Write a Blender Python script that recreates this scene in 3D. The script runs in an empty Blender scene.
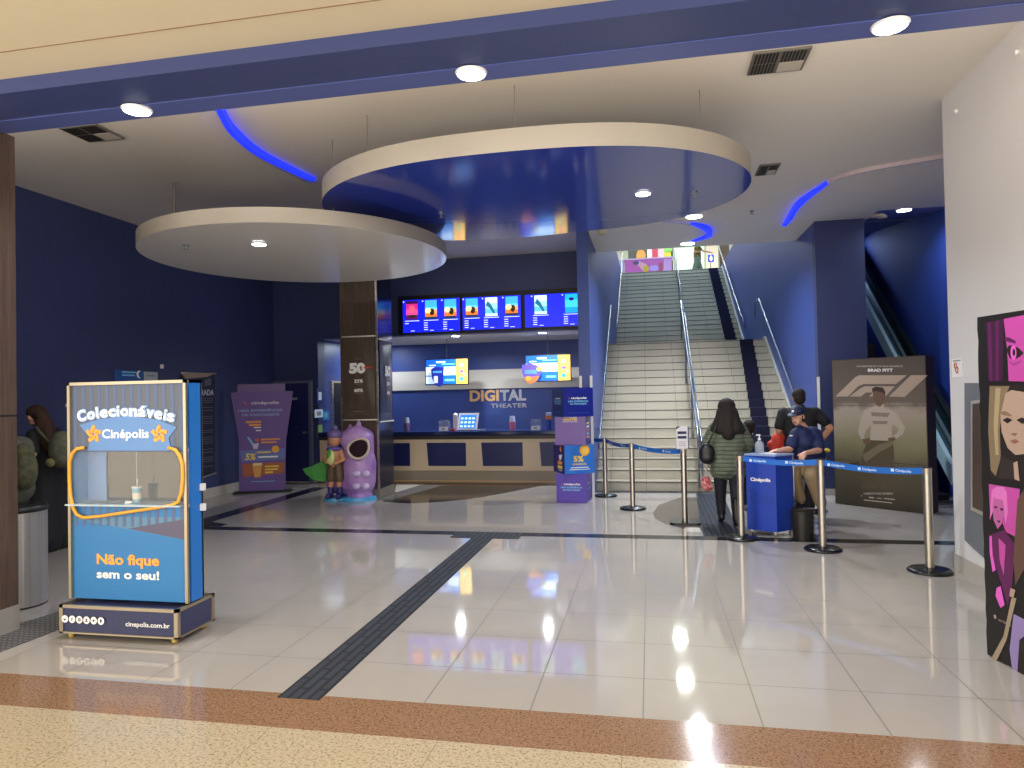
import bpy, math, random
from mathutils import Vector, Matrix
random.seed(7)
SC = bpy.context.scene
COL = SC.collection

# ------------------------------------------------------------------ camera
FPX, YAW, PIT, ROL, CH = 690.91, .1963, .015748, -.019683, 1.707
FW = Vector((-math.sin(YAW)*math.cos(PIT), math.cos(YAW)*math.cos(PIT), math.sin(PIT)))
_r = Vector((math.cos(YAW), math.sin(YAW), 0)); _u = _r.cross(FW)
RT = _r*math.cos(ROL)+_u*math.sin(ROL); UP = -_r*math.sin(ROL)+_u*math.cos(ROL)
CP = Vector((0, 0, CH))
cd = bpy.data.cameras.new('camera'); cam = bpy.data.objects.new('camera', cd); COL.objects.link(cam)
cd.sensor_width = 36; cd.lens = FPX/1024*36; cd.clip_end = 200; cd.clip_start = .05
M = Matrix((RT, UP, -FW)).transposed().to_4x4(); M.translation = CP
cam.matrix_world = M; SC.camera = cam

def ray(x, y): return FW+RT*((x-512)/FPX)-UP*((y-384)/FPX)
def _on(x, y, i, v):
    d = ray(x, y); return CP+d*((v-CP[i])/d[i])
def AX(x, y, X): return _on(x, y, 0, X)
def AY(x, y, Y): return _on(x, y, 1, Y)
def AZ(x, y, Z=0): return _on(x, y, 2, Z)

class Frame:
    """a flat drawing frame: origin, right, up; normal towards the viewer"""
    def __init__(s, o, u, v=(0, 0, 1)):
        s.o = Vector(o); s.u = Vector(u).normalized(); s.v = Vector(v).normalized(); s.n = s.u.cross(s.v).normalized()
    def pt(s, a, b, d=0): return s.o+s.u*a+s.v*b+s.n*d
    def px(s, x, y):
        d = ray(x, y); t = (s.o-CP).dot(s.n)/d.dot(s.n); p = CP+d*t-s.o
        return (p.dot(s.u), p.dot(s.v))

# ------------------------------------------------------------------ materials
def lin(c):
    if isinstance(c, str): c = tuple(int(c[i:i+2], 16)/255 for i in (0, 2, 4))
    return tuple((x/12.92 if x <= .04045 else ((x+.055)/1.055)**2.4) for x in c)+(1,)
MATS = {}
def mat(name, col='808080', rough=.5, metal=0, emit=0, spec=.5, trans=0, alpha=1, ior=1.45, coat=0, fn=None):
    if name in MATS: return MATS[name]
    m = bpy.data.materials.new(name); m.use_nodes = True
    b = m.node_tree.nodes['Principled BSDF']; c = lin(col)
    b.inputs['Base Color'].default_value = c; b.inputs['Roughness'].default_value = rough
    b.inputs['Metallic'].default_value = metal; b.inputs['Specular IOR Level'].default_value = spec
    b.inputs['Transmission Weight'].default_value = trans; b.inputs['Alpha'].default_value = alpha
    b.inputs['IOR'].default_value = ior; b.inputs['Coat Weight'].default_value = coat
    if emit:
        b.inputs['Emission Color'].default_value = c; b.inputs['Emission Strength'].default_value = emit
    if fn: fn(m.node_tree, b, c)
    m.diffuse_color = c
    MATS[name] = m; return m
def N(t, kind, **kw):
    n = t.nodes.new(kind)
    for k, v in kw.items(): setattr(n, k, v)
    return n
def math_(t, op, a, b=None, c=None):
    n = N(t, 'ShaderNodeMath', operation=op)
    for i, x in enumerate((a, b, c)):
        if x is None: continue
        if isinstance(x, (int, float)): n.inputs[i].default_value = x
        else: t.links.new(x, n.inputs[i])
    return n.outputs[0]
def objxyz(t):
    g = N(t, 'ShaderNodeNewGeometry'); s = N(t, 'ShaderNodeSeparateXYZ'); t.links.new(g.outputs['Position'], s.inputs[0]); return g.outputs['Position'], s.outputs
def mixc(t, f, a, b):
    n = N(t, 'ShaderNodeMix', data_type='RGBA')
    if isinstance(f, (int, float)): n.inputs[0].default_value = f
    else: t.links.new(f, n.inputs[0])
    for i, x in ((6, a), (7, b)):
        if isinstance(x, tuple): n.inputs[i].default_value = x
        else: t.links.new(x, n.inputs[i])
    return n.outputs[2]
def noise(t, vec, scale, detail=3, rough=.6, sc=None):
    n = N(t, 'ShaderNodeTexNoise'); n.inputs['Scale'].default_value = scale; n.inputs['Detail'].default_value = detail; n.inputs['Roughness'].default_value = rough
    if sc:
        m = N(t, 'ShaderNodeVectorMath', operation='MULTIPLY'); t.links.new(vec, m.inputs[0]); m.inputs[1].default_value = sc; vec = m.outputs[0]
    t.links.new(vec, n.inputs['Vector']); return n.outputs['Fac']
def seam(t, coord, off, step, w):
    """1 on a seam of half-width w every step"""
    a = math_(t, 'SUBTRACT', coord, off); p = math_(t, 'PINGPONG', a, step/2)
    return math_(t, 'LESS_THAN', p, w)
def rng(t, v, a, b, c=0, d=1):
    n = N(t, 'ShaderNodeMapRange'); t.links.new(v, n.inputs[0])
    for i, x in enumerate((a, b, c, d)): n.inputs[i+1].default_value = x
    return n.outputs[0]

def f_tile(c2, x0, sx, y0, sy, w, amt):
    def fn(t, b, c):
        p, s = objxyz(t)
        k = math_(t, 'MAXIMUM', seam(t, s[0], x0, sx, w), seam(t, s[1], y0, sy, w))
        nz = rng(t, noise(t, p, 1.3, 4), .3, .7)
        base = mixc(t, nz, c, tuple(min(1, x*.94) for x in c[:3])+(1,))
        t.links.new(mixc(t, math_(t, 'MULTIPLY', k, amt), base, lin(c2)), b.inputs['Base Color'])
        t.links.new(math_(t, 'ADD', math_(t, 'MULTIPLY', k, .5), b.inputs['Roughness'].default_value), b.inputs['Roughness'])
    return fn
def f_speck(c2, c3, scale, x0=None, sx=1, w=.002):
    def fn(t, b, c):
        p, s = objxyz(t)
        a = rng(t, noise(t, p, scale, 2, .7), .5, .62); bb = rng(t, noise(t, p, scale*1.7, 2, .7), .55, .66)
        o = mixc(t, bb, mixc(t, a, c, lin(c2)), lin(c3))
        if x0 is not None:
            o = mixc(t, math_(t, 'MULTIPLY', seam(t, s[0], x0, sx, w), .6), o, (.12, .09, .06, 1))
        t.links.new(o, b.inputs['Base Color'])
    return fn
def f_wood(c2):
    def fn(t, b, c):
        p, s = objxyz(t)
        a = noise(t, p, 1, 5, .7, (40, 40, 1.2)); q = noise(t, p, 1, 4, .6, (140, 140, 5))
        o = mixc(t, rng(t, a, .35, .65), c, lin(c2)); o = mixc(t, math_(t, 'MULTIPLY', rng(t, q, .45, .7), .5), o, (.02, .013, .01, 1))
        t.links.new(o, b.inputs['Base Color'])
    return fn
def f_tactile(t, b, c):
    p, s = objxyz(t)
    w = N(t, 'ShaderNodeTexBrick'); w.inputs['Scale'].default_value = 1; w.inputs['Brick Width'].default_value = .29
    w.inputs['Row Height'].default_value = .0625; w.inputs['Mortar Size'].default_value = .012; w.offset = .5
    cb = N(t, 'ShaderNodeCombineXYZ'); t.links.new(s[1], cb.inputs[0]); t.links.new(s[0], cb.inputs[1]); t.links.new(cb.outputs[0], w.inputs['Vector'])
    w.inputs['Color1'].default_value = lin('33363d'); w.inputs['Color2'].default_value = lin('393c44'); w.inputs['Mortar'].default_value = lin('24262c')
    t.links.new(w.outputs['Color'], b.inputs['Base Color'])
    bp = N(t, 'ShaderNodeBump'); bp.inputs['Strength'].default_value = .6; bp.inputs['Distance'].default_value = .006; bp.invert = True
    t.links.new(w.outputs['Fac'], bp.inputs['Height']); t.links.new(bp.outputs[0], b.inputs['Normal'])
def f_dots(t, b, c):
    p, s = objxyz(t)
    v = N(t, 'ShaderNodeTexVoronoi'); v.inputs['Scale'].default_value = 22; v.inputs['Randomness'].default_value = 0; t.links.new(p, v.inputs['Vector'])
    k = math_(t, 'LESS_THAN', v.outputs['Distance'], .28)
    t.links.new(mixc(t, k, c, lin('80807e')), b.inputs['Base Color'])
def f_wall(scale=.7, amt=.12):
    def fn(t, b, c):
        p, s = objxyz(t); a = rng(t, noise(t, p, scale, 4), .3, .7)
        t.links.new(mixc(t, a, tuple(x*(1-amt) for x in c[:3])+(1,), tuple(min(1, x*(1+amt)) for x in c[:3])+(1,)), b.inputs['Base Color'])
        bp = N(t, 'ShaderNodeBump'); bp.inputs['Strength'].default_value = .15; bp.inputs['Distance'].default_value = .002
        t.links.new(noise(t, p, 60, 3), bp.inputs['Height']); t.links.new(bp.outputs[0], b.inputs['Normal'])
    return fn
def f_brush(sc=(2, 2, 300)):
    def fn(t, b, c):
        p, s = objxyz(t); a = noise(t, p, 1, 2, .5, sc)
        t.links.new(rng(t, a, .3, .7, b.inputs['Roughness'].default_value*.75, b.inputs['Roughness'].default_value*1.25), b.inputs['Roughness'])
    return fn
def f_perf(t, b, c):
    p, s = objxyz(t)
    v = N(t, 'ShaderNodeTexVoronoi'); v.inputs['Scale'].default_value = 60; v.inputs['Randomness'].default_value = .0; t.links.new(p, v.inputs['Vector'])
    k = math_(t, 'LESS_THAN', v.outputs['Distance'], .22)
    t.links.new(mixc(t, k, c, lin('6a6a6e')), b.inputs['Base Color'])
def f_cloth(c2, scale, sc=None):
    def fn(t, b, c):
        p, s = objxyz(t); a = rng(t, noise(t, p, scale, 4, .6, sc), .4, .62)
        t.links.new(mixc(t, a, c, lin(c2)), b.inputs['Base Color'])
    return fn
def f_quilt(c2):
    def fn(t, b, c):
        p, s = objxyz(t); a = rng(t, noise(t, p, 9, 3), .4, .6)
        w = math_(t, 'PINGPONG', s[2], .026); w = rng(t, w, 0, .012)
        o = mixc(t, a, c, lin(c2)); o = mixc(t, w, tuple(x*.62 for x in c[:3])+(1,), o)
        t.links.new(o, b.inputs['Base Color'])
        bp = N(t, 'ShaderNodeBump'); bp.inputs['Strength'].default_value = .7; bp.inputs['Distance'].default_value = .01
        t.links.new(w, bp.inputs['Height']); t.links.new(bp.outputs[0], b.inputs['Normal'])
    return fn

BLUE = '364a8c'
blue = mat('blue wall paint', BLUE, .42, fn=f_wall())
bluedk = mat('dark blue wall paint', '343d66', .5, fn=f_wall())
bluegloss = mat('glossy blue beam panel', '3c4674', .3)
white_ceil = mat('white ceiling paint', 'e2dcd2', .65)
beige_ceil = mat('beige mall ceiling paint', 'd2c6aa', .7, fn=f_wall(.5, .03))
white_wall = mat('white wall paint', 'd2d0d0', .6, fn=f_wall(.6, .03))
disc_rim = mat('satin grey rim', '8c867c', .4)
disc_under = mat('satin pale grey disc', 'e2ded6', .14, spec=.6)
disc_blue = mat('glossy blue disc', '2a3c9c', .09, spec=.7)
tile = mat('polished porcelain tile', 'aaa39c', .05, spec=.9, fn=f_tile('4e4843', -.0717, .6, 4.2163, .58683, .0036, .85))
granite = mat('brown granite', '8c6c52', .12, fn=f_speck('6a4e3c', 'a8866a', 62))
terrazzo = mat('beige terrazzo', 'b4a488', .14, fn=f_speck('8e7e66', 'c6baa4', 60, -.165, .904))
black_tile = mat('black floor inlay', '1f2126', .15)
tactile = mat('grey tactile paving', '3a3e46', .75, spec=.25, fn=f_tactile)
dotstrip = mat('tactile dotted paving', '4c4b4c', .5, fn=f_dots)
dkgran = mat('dark brown granite inlay', '2c2422', .1, fn=f_speck('1a1614', '43352f', 60))
brgran = mat('warm grey granite inlay', '6a5f5a', .12, fn=f_speck('4a423e', '857871', 60))
greyinlay = mat('grey floor inlay', '6c6c6c', .15)
wood = mat('dark brown wood laminate', '44372f', .35, fn=f_wood('5e4d42'))
steel = mat('brushed stainless steel', 'c4bdb2', .3, 1, fn=f_brush((2, 2, 200)))
polish = mat('polished steel pole', 'bcb4a6', .3, 1)
chrome = mat('chrome', '8a8e98', .3, 1)
alum = mat('champagne aluminium profile', 'b0a28a', .35, .8)
black = mat('black plastic', '121214', .4)
rubber = mat('black rubber', '1a1a1c', .6)
white = mat('white plastic', 'e8e8e8', .4)
skirt = mat('pale grey skirting stone', 'b0aba2', .3)
step_m = mat('cream stair tile', 'b9b4a6', .28, fn=None)
carpet = mat('navy carpet', '14142c', .95, fn=f_cloth('1e1e3a', 70))
cream = mat('cream counter laminate', 'e0ccae', .35)
cnavy = mat('navy inset panel', '1c2560', .35)
print_w = mat('white print', 'f2f2f2', .5)

# ------------------------------------------------------------------ mesh builder
class MB:
    def __init__(s): s.v = []; s.f = []; s.mi = []; s.ms = []; s.sm = []
    def _m(s, m):
        if m not in s.ms: s.ms.append(m)
        return s.ms.index(m)
    def add(s, vs, fs, m, smooth=False):
        k = len(s.v); s.v += [Vector(v) for v in vs]; i = s._m(m)
        for f in fs: s.f.append([k+j for j in f]); s.mi.append(i); s.sm.append(smooth)
        return s
    def box(s, x0, x1, y0, y1, z0, z1, m):
        vs = [(x, y, z) for z in (z0, z1) for y in (y0, y1) for x in (x0, x1)]
        return s.add(vs, [(0, 2, 3, 1), (4, 5, 7, 6), (0, 1, 5, 4), (2, 6, 7, 3), (0, 4, 6, 2), (1, 3, 7, 5)], m)
    def slab(s, F, a0, b0, a1, b1, d, t, m):
        vs = [F.pt(a, b, e) for e in (d, d+t) for b in (b0, b1) for a in (a0, a1)]
        return s.add(vs, [(0, 2, 3, 1), (4, 5, 7, 6), (0, 1, 5, 4), (2, 6, 7, 3), (0, 4, 6, 2), (1, 3, 7, 5)], m)
    def poly(s, F, pts, d, t, m):
        n = len(pts); A = sum(pts[i][0]*pts[(i+1) % n][1]-pts[(i+1) % n][0]*pts[i][1] for i in range(n))
        if A < 0: pts = pts[::-1]
        vs = [F.pt(a, b, d) for a, b in pts]+[F.pt(a, b, d+t) for a, b in pts]
        return s.add(vs, [tuple(range(n))[::-1], tuple(range(n, 2*n))]+[(i, (i+1) % n, n+(i+1) % n, n+i) for i in range(n)], m)
    def pxpoly(s, F, pts, d, t, m): return s.poly(F, [F.px(*p) for p in pts], d, t, m)
    def pxrect(s, F, x0, y0, x1, y1, d, t, m):
        a0, b0 = F.px(x0, y1); a1, b1 = F.px(x1, y0); c0 = F.px(x0, y0); c1 = F.px(x1, y1)
        return s.slab(F, (a0+c0[0])/2, (b0+c1[1])/2, (a1+c1[0])/2, (b1+c0[1])/2, d, t, m)
    def disc(s, F, a, b, ra, rb, d, t, m, n=20):
        return s.poly(F, [(a+ra*math.cos(6.2832*i/n), b+rb*math.sin(6.2832*i/n)) for i in range(n)], d, t, m)
    def tube(s, pts, r, m, n=10, caps=True, closed=False):
        P = [Vector(p) for p in pts]; R = r if isinstance(r, (list, tuple)) else [r]*len(P)
        k = len(P); vs = []; fs = []; nx = None
        for i in range(k):
            if closed: d = P[(i+1) % k]-P[i-1]
            else: d = P[min(i+1, k-1)]-P[max(i-1, 0)]
            d.normalize()
            if nx is None: nx = d.orthogonal().normalized()
            nx = (nx-d*nx.dot(d)); nx = nx.normalized() if nx.length > 1e-6 else d.orthogonal().normalized()
            b = d.cross(nx)
            for j in range(n):
                a = 6.2832*j/n; vs.append(P[i]+(nx*math.cos(a)+b*math.sin(a))*R[i])
        for i in range(k if closed else k-1):
            q = (i+1) % k
            for j in range(n): fs.append((i*n+j, i*n+(j+1) % n, q*n+(j+1) % n, q*n+j))
        if caps and not closed: fs += [tuple(range(n))[::-1], tuple(range((k-1)*n, k*n))]
        return s.add(vs, fs, m, True)
    def cyl(s, x, y, z0, z1, r0, m, r1=None, n=28, smooth=True):
        r1 = r0 if r1 is None else r1
        vs = [(x+r*math.cos(6.2832*j/n), y+r*math.sin(6.2832*j/n), z) for r, z in ((r0, z0), (r1, z1)) for j in range(n)]
        s.add(vs, [(j, (j+1) % n, n+(j+1) % n, n+j) for j in range(n)], m, smooth)
        return s.add(vs, [tuple(range(n))[::-1], tuple(range(n, 2*n))], m)
    def lathe(s, x, y, prof, m, n=28):
        vs = [(x+r*math.cos(6.2832*j/n), y+r*math.sin(6.2832*j/n), z) for r, z in prof for j in range(n)]
        fs = [(i*n+j, i*n+(j+1) % n, (i+1)*n+(j+1) % n, (i+1)*n+j) for i in range(len(prof)-1) for j in range(n)]
        return s.add(vs, fs+[tuple(range(n))[::-1], tuple(range((len(prof)-1)*n, len(prof)*n))], m, True)
    def ball(s, c, r, m, n=16, k=10):
        rx, ry, rz = r if isinstance(r, (tuple, list)) else (r, r, r); c = Vector(c)
        vs = [c+Vector((0, 0, -rz))]+[c+Vector((rx*math.cos(6.2832*j/n)*math.sin(math.pi*i/k), ry*math.sin(6.2832*j/n)*math.sin(math.pi*i/k), -rz*math.cos(math.pi*i/k))) for i in range(1, k) for j in range(n)]+[c+Vector((0, 0, rz))]
        fs = [(0, 1+(j+1) % n, 1+j) for j in range(n)]
        for i in range(k-2):
            for j in range(n): fs.append((1+i*n+j, 1+i*n+(j+1) % n, 1+(i+1)*n+(j+1) % n, 1+(i+1)*n+j))
        e = len(vs)-1; o = 1+(k-2)*n
        fs += [(o+j, o+(j+1) % n, e) for j in range(n)]
        return s.add(vs, fs, m, True)
    def text(s, F, txt, a, b, h, m, d=.001, t=.0006, align='LEFT', bold=0, w=None, shear=0, sp=1):
        """letters with cap height about h, baseline at b; w squeezes to that width"""
        c = bpy.data.curves.new('t', 'FONT'); c.body = txt; c.size = 1; c.offset = bold; c.extrude = 0; c.shear = shear; c.space_character = sp
        c.resolution_u = 3
        o = bpy.data.objects.new('t', c); me = bpy.data.meshes.new_from_object(o)
        if len(me.vertices):
            xs = [v.co.x for v in me.vertices]; x0, x1 = min(xs), max(xs)
            k = h/.73; kx = k if w is None else w/(x1-x0)
            W = (x1-x0)*kx; off = {'LEFT': 0, 'CENTER': -W/2, 'RIGHT': -W}[align]
            s.add([F.pt(a+off+(v.co.x-x0)*kx, b+v.co.y*k, d+t) for v in me.vertices], [tuple(p.vertices) for p in me.polygons], m)
        bpy.data.objects.remove(o); bpy.data.meshes.remove(me); bpy.data.curves.remove(c)
        return s
    def mesh(s, name, shift=None):
        me = bpy.data.meshes.new(name); sh = Vector(shift) if shift is not None else Vector((0, 0, 0))
        me.from_pydata([v-sh for v in s.v], [], s.f)
        for m in s.ms: me.materials.append(m)
        me.polygons.foreach_set('material_index', s.mi); me.polygons.foreach_set('use_smooth', s.sm)
        me.update(); return me
def tag(o, label=None, cat=None, group=None, kind=None):
    if label: o['label'] = label
    if cat: o['category'] = cat
    if group: o['group'] = group
    if kind: o['kind'] = kind
    return o
def bevel(o, w, seg=2):
    b = o.modifiers.new('bevel', 'BEVEL'); b.width = w; b.segments = seg; b.limit_method = 'ANGLE'; b.angle_limit = .9; return o
def struct(name, mb):
    o = bpy.data.objects.new(name, mb.mesh(name)); COL.objects.link(o); o['kind'] = 'structure'; return o
def solo(name, mb, label, cat, group=None, loc=None):
    if loc is None:
        c = sum(mb.v, Vector())/len(mb.v); loc = (c.x, c.y, min(v.z for v in mb.v))
    o = bpy.data.objects.new(name, mb.mesh(name, loc)); o.location = loc; COL.objects.link(o); return tag(o, label, cat, group)
def thing(name, label, cat, loc, group=None, rotz=0):
    o = bpy.data.objects.new(name, None); o.empty_display_size = .1; o.location = loc; o.rotation_euler = (0, 0, rotz); COL.objects.link(o)
    return tag(o, label, cat, group)
def part(name, mb, parent, local=False, label=None):
    """world-space builder unless local; parent empty must be unrotated for world-space parts"""
    if local: sh = None
    else:
        sh = Vector(parent.location); p = parent.parent
        while p: sh = sh+p.location; p = p.parent
    o = bpy.data.objects.new(name, mb.mesh(name, sh)); o.parent = parent; COL.objects.link(o)
    if label: o['label'] = label
    return o
def dup(root, loc, rotz=None, label=None, skip=()):
    r = root.copy(); COL.objects.link(r); r.location = loc
    if rotz is not None: r.rotation_euler = (0, 0, rotz)
    if label: r['label'] = label
    for ch in list(root.children):
        if ch.name.split('.')[0] in skip: continue
        c = ch.copy(); COL.objects.link(c); c.parent = r
        for g in list(ch.children):
            d = g.copy(); COL.objects.link(d); d.parent = c
    return r
def kids(root, ob_list): pass
VF = lambda X, Y, Z=0: Frame((X, Y, Z), (1, 0, 0))            # vertical plane facing the camera side
# ------------------------------------------------------------------ one-surface organic shapes
def _cap(mb, a, ra, b, rb, m, n=12):
    a, b = Vector(a), Vector(b); d = b-a; L = d.length
    if L < 1e-5: mb.ball(a, max(ra, rb), m, 14, 8); return
    d /= L; prof = []
    for i in range(5): t = -math.pi/2+i*math.pi/8; prof.append((a+d*math.sin(t)*ra, math.cos(t)*ra))
    for i in range(5): t = i*math.pi/8; prof.append((b+d*math.sin(t)*rb, math.cos(t)*rb))
    prof = [(p, max(r, 1e-4)) for p, r in prof]
    mb.tube([p for p, r in prof], [r for p, r in prof], m, n)
def blob(name, shapes, mt, parent=None, vox=.012, smooth=3, cutz=None):
    """shapes: ('c',a,ra,b,rb) tapered limb; ('e',centre,(rx,ry,rz)[,rotz]) ellipsoid -> one continuous mesh"""
    mb = MB()
    for s in shapes:
        if s[0] == 'c': _cap(mb, s[1], s[2], s[3], s[4], mt)
        elif s[0] == 'p':
            for i in range(len(s[1])-1): _cap(mb, s[1][i], s[2][i], s[1][i+1], s[2][i+1], mt)
        else:
            k = len(mb.v); mb.ball((0, 0, 0), s[2], mt, 20, 12); R = s[3] if len(s) > 3 else Matrix.Identity(3)
            if not isinstance(R, Matrix): R = Matrix.Rotation(R, 3, 'Z')
            for i in range(k, len(mb.v)): mb.v[i] = R @ mb.v[i]+Vector(s[1])
    me = mb.mesh('tmp'); o = bpy.data.objects.new('tmp', me); TMP.objects.link(o)
    r = o.modifiers.new('r', 'REMESH'); r.mode = 'VOXEL'; r.voxel_size = vox; r.use_smooth_shade = True
    s = o.modifiers.new('s', 'SMOOTH'); s.factor = .5; s.iterations = smooth
    dg = bpy.context.evaluated_depsgraph_get(); me2 = bpy.data.meshes.new_from_object(o.evaluated_get(dg)); me2.name = name
    bpy.data.objects.remove(o); bpy.data.meshes.remove(me)
    me2.materials.clear(); me2.materials.append(mt)
    me2.polygons.foreach_set('use_smooth', [True]*len(me2.polygons)); me2.polygons.foreach_set('material_index', [0]*len(me2.polygons))
    o = bpy.data.objects.new(name, me2); COL.objects.link(o)
    if parent: o.parent = parent
    return o
TMP = COL
# ================================================================== the setting
CZ = 4.42; XL, XR = -7.64, 2.774
m = MB(); m.box(-9, 8, 3.70, 34, -.12, 0, tile)
F0 = Frame((0, 0, 0), (1, 0, 0), (0, 1, 0))
fl = struct('floor', m)
def flat(name, pts, z, mt):
    mb = MB(); mb.poly(F0, [(p[0], p[1]) for p in pts], .0003, z-.0003, mt); return struct(name, mb)
m = MB(); m.box(-9, 8, 3.31, 3.70, -.12, .001, granite); struct('floor_granite_threshold', m)
m = MB(); m.box(-9, 8, -1.2, 3.31, -.12, 0, terrazzo); struct('floor_mall', m)
flat('floor_black_line', [(-6.35, 8.22), (3.3, 8.22), (3.3, 8.43), (-6.35, 8.43)], .001, black_tile)
flat('floor_black_side_line', [(-6.4, 8.44), (-6.1, 8.44), (-6.1, 12.35), (-6.4, 12.35)], .001, black_tile)
flat('floor_black_hook', [(-6.09, 8.44), (-5.75, 8.44), (-5.75, 8.6), (-6.09, 8.75)], .001, black_tile)
flat('floor_tactile_path', [(-2.13, 3.64), (-1.872, 3.64), (-1.872, 8.05), (-2.13, 8.05)], .004, tactile)
flat('floor_tactile_junction', [(-2.4, 8.051), (-1.56, 8.051), (-1.56, 8.42), (-2.4, 8.42)], .004, tactile)
flat('floor_dotted_path', [(-4.95, 3.75), (-4.45, 3.75), (-4.37, 5.5), (-4.72, 5.5)], .004, dotstrip)
arc = [AZ(*q) for q in ((376, 497), (385, 502), (410, 503.5), (440, 502), (470, 499), (500, 494), (530, 488), (545, 485), (545, 482))]
flat('floor_dark_arc', [(p.x, p.y) for p in arc]+[(-5.4, 13.1), (-5.4, 11.0)], .001, dkgran)
flat('floor_grey_ray', [(-4.5, 10.8), (-4.25, 10.95), (-3.9, 12.95), (-4.35, 12.95), (-4.52, 11.6)], .0016, greyinlay)
flat('floor_pale_ray', [(-4.53, 11.8), (-4.5, 11.8), (-4.36, 12.95), (-4.95, 12.95)], .0022, mat('pale inlay', 'd2ccc4', .1))
semi = [AZ(*q) for q in ((690, 530), (665, 524), (655, 518.5), (653, 513), (659, 505), (680, 497.5))]
flat('floor_half_round_inlay', [(p.x, p.y) for p in semi]+[(1.1, 11.55), (1.0, 8.5)], .001, brgran)
flat('floor_tactile_stair_path', [(.58, 8.44), (1.0, 8.44), (1.15, 11.9), (.72, 11.9)], .004, tactile)
flat('floor_pale_bar', [(.40, 8.68), (.575, 8.68), (.575, 8.95), (.40, 8.95)], .0025, mat('pale inlay', 'd2ccc4', .1))
flat('floor_stair_edge', [(-.95, 11.95), (2.65, 11.95), (2.65, 12.19), (-.95, 12.19)], .002, mat('dark stair edge', '2e2c2c', .5))

# ceilings
m = MB(); m.box(XL-.3, 3.5, 4.36, 13.35, CZ, CZ+.25, white_ceil); m.box(3.5, 6, 4.36, 11.45, CZ, CZ+.25, white_ceil); struct('ceiling', m)
m = MB(); m.box(-14, 12, -3, 3.80, 3.86, 4.0, beige_ceil); struct('ceiling_mall', m)
m = MB(); m.box(-14, 12, 3.50, 3.506, 3.857, 3.861, mat('ceiling crack', '8a6a48', .9)); struct('trim_1', m)
m = MB(); zz = [CZ+.03+(y-11.46)*.12 for y in (11.46, 26)]; m.add([(x, y, z+h) for h in (0, .25) for y, z in zip((11.46, 26), zz) for x in (3.42, 6)], [(0, 2, 3, 1), (4, 5, 7, 6), (0, 1, 5, 4), (2, 6, 7, 3), (0, 4, 6, 2), (1, 3, 7, 5)], mat('blue lilac soffit', '7c84c4', .5)); struct('ceiling_escalator', m)
# portal beam across the opening
m = MB(); m.box(-9, 8, 3.80, 4.36, 3.765, 5.2, bluegloss); struct('beam', m)
m = MB(); m.box(-9, 8, 4.16, 4.358, 3.758, 3.764, mat('blue beam with painted light', '525e9c', .3)); struct('beam_light_band', m)  # paler band: reflected mall light painted onto the flat underside
# left wall, back-left wall with niche
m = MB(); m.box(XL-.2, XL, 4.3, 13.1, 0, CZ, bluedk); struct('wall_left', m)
m = MB(); m.box(XL, -4.75, 3.9, 4.40, 0, 3.764, wood); m.box(-4.75, -4.742, 3.9, 4.44, .19, 3.764, wood); m.box(-9, -4.738, 3.88, 4.445, 0, .19, mat('grey pillar base', '8e8a86', .4)); struct('pillar_entrance', m)
m = MB(); m.box(-4.742, -4.738, 3.9, 4.44, 1.62, 1.63, black); struct('trim_3', m)
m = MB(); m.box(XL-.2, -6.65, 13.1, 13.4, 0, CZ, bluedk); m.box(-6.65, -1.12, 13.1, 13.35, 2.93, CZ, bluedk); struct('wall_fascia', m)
m = MB(); m.box(-6.85, -6.65, 13.4, 15.6, 0, 2.95, blue); struct('wall_niche', m)
m = MB(); m.box(-6.65, -1.12, 13.35, 15.6, 2.93, 3.1, white_ceil); struct('ceiling_counter', m)
m = MB(); m.box(-6.85, -1.12, 15.5, 15.7, 0, 2.93, blue); struct('wall_back', m)
m = MB(); m.box(-6.6, -1.2, 15.44, 15.499, 1.86, 2.3, mat('satin steel band', 'd6d0c4', .6, .2)); struct('trim_4', m)
m = MB(); m.box(XL, XL+.012, 4.45, 13.09, 0, .17, skirt); struct('baseboard_left', m)
m = MB(); m.box(XL+.02, -6.66, 13.075, 13.099, 0, .12, skirt); struct('baseboard_back', m)
# divider between counter and stairs
m = MB(); m.box(-1.14, -.95, 11.45, 27, 0, 6.3, blue); struct('wall_divider', m)
# stair right wall, end wall
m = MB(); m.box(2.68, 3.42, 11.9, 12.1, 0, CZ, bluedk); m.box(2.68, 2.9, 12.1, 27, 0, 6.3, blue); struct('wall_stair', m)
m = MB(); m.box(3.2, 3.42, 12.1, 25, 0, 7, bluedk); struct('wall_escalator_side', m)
m = MB(); m.box(2.68, 3.4, 11.888, 11.9, 0, .1, skirt); struct('baseboard_stair', m)
m = MB(); m.box(4.62, 4.82, 7.2, 26, 0, 7, mat('vivid blue wall paint', '22409c', .65, fn=f_wall())); struct('wall_escalator', m)
m = MB(); m.box(3.3, 5.2, 25, 25.2, 0, 7, bluedk); struct('wall_escalator_end', m)
m = MB(); m.box(XR, XR+.35, 3.80, 7.18, 0, CZ, white_wall); m.box(XR+.35, 5.2, 7.0, 7.18, 0, CZ, white_wall); struct('wall_right', m)
m = MB(); m.box(XR-.012, XR, 3.8, 7.19, 0, .15, skirt); m.box(XR-.012, XR+.3, 7.18, 7.192, 0, .15, skirt); struct('baseboard_right', m)
# facade either side of the portal, mall side
m = MB(); m.box(XR+.35, 9, 3.8, 3.95, 0, 3.764, white_wall); struct('wall_mall_front', m)
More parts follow.
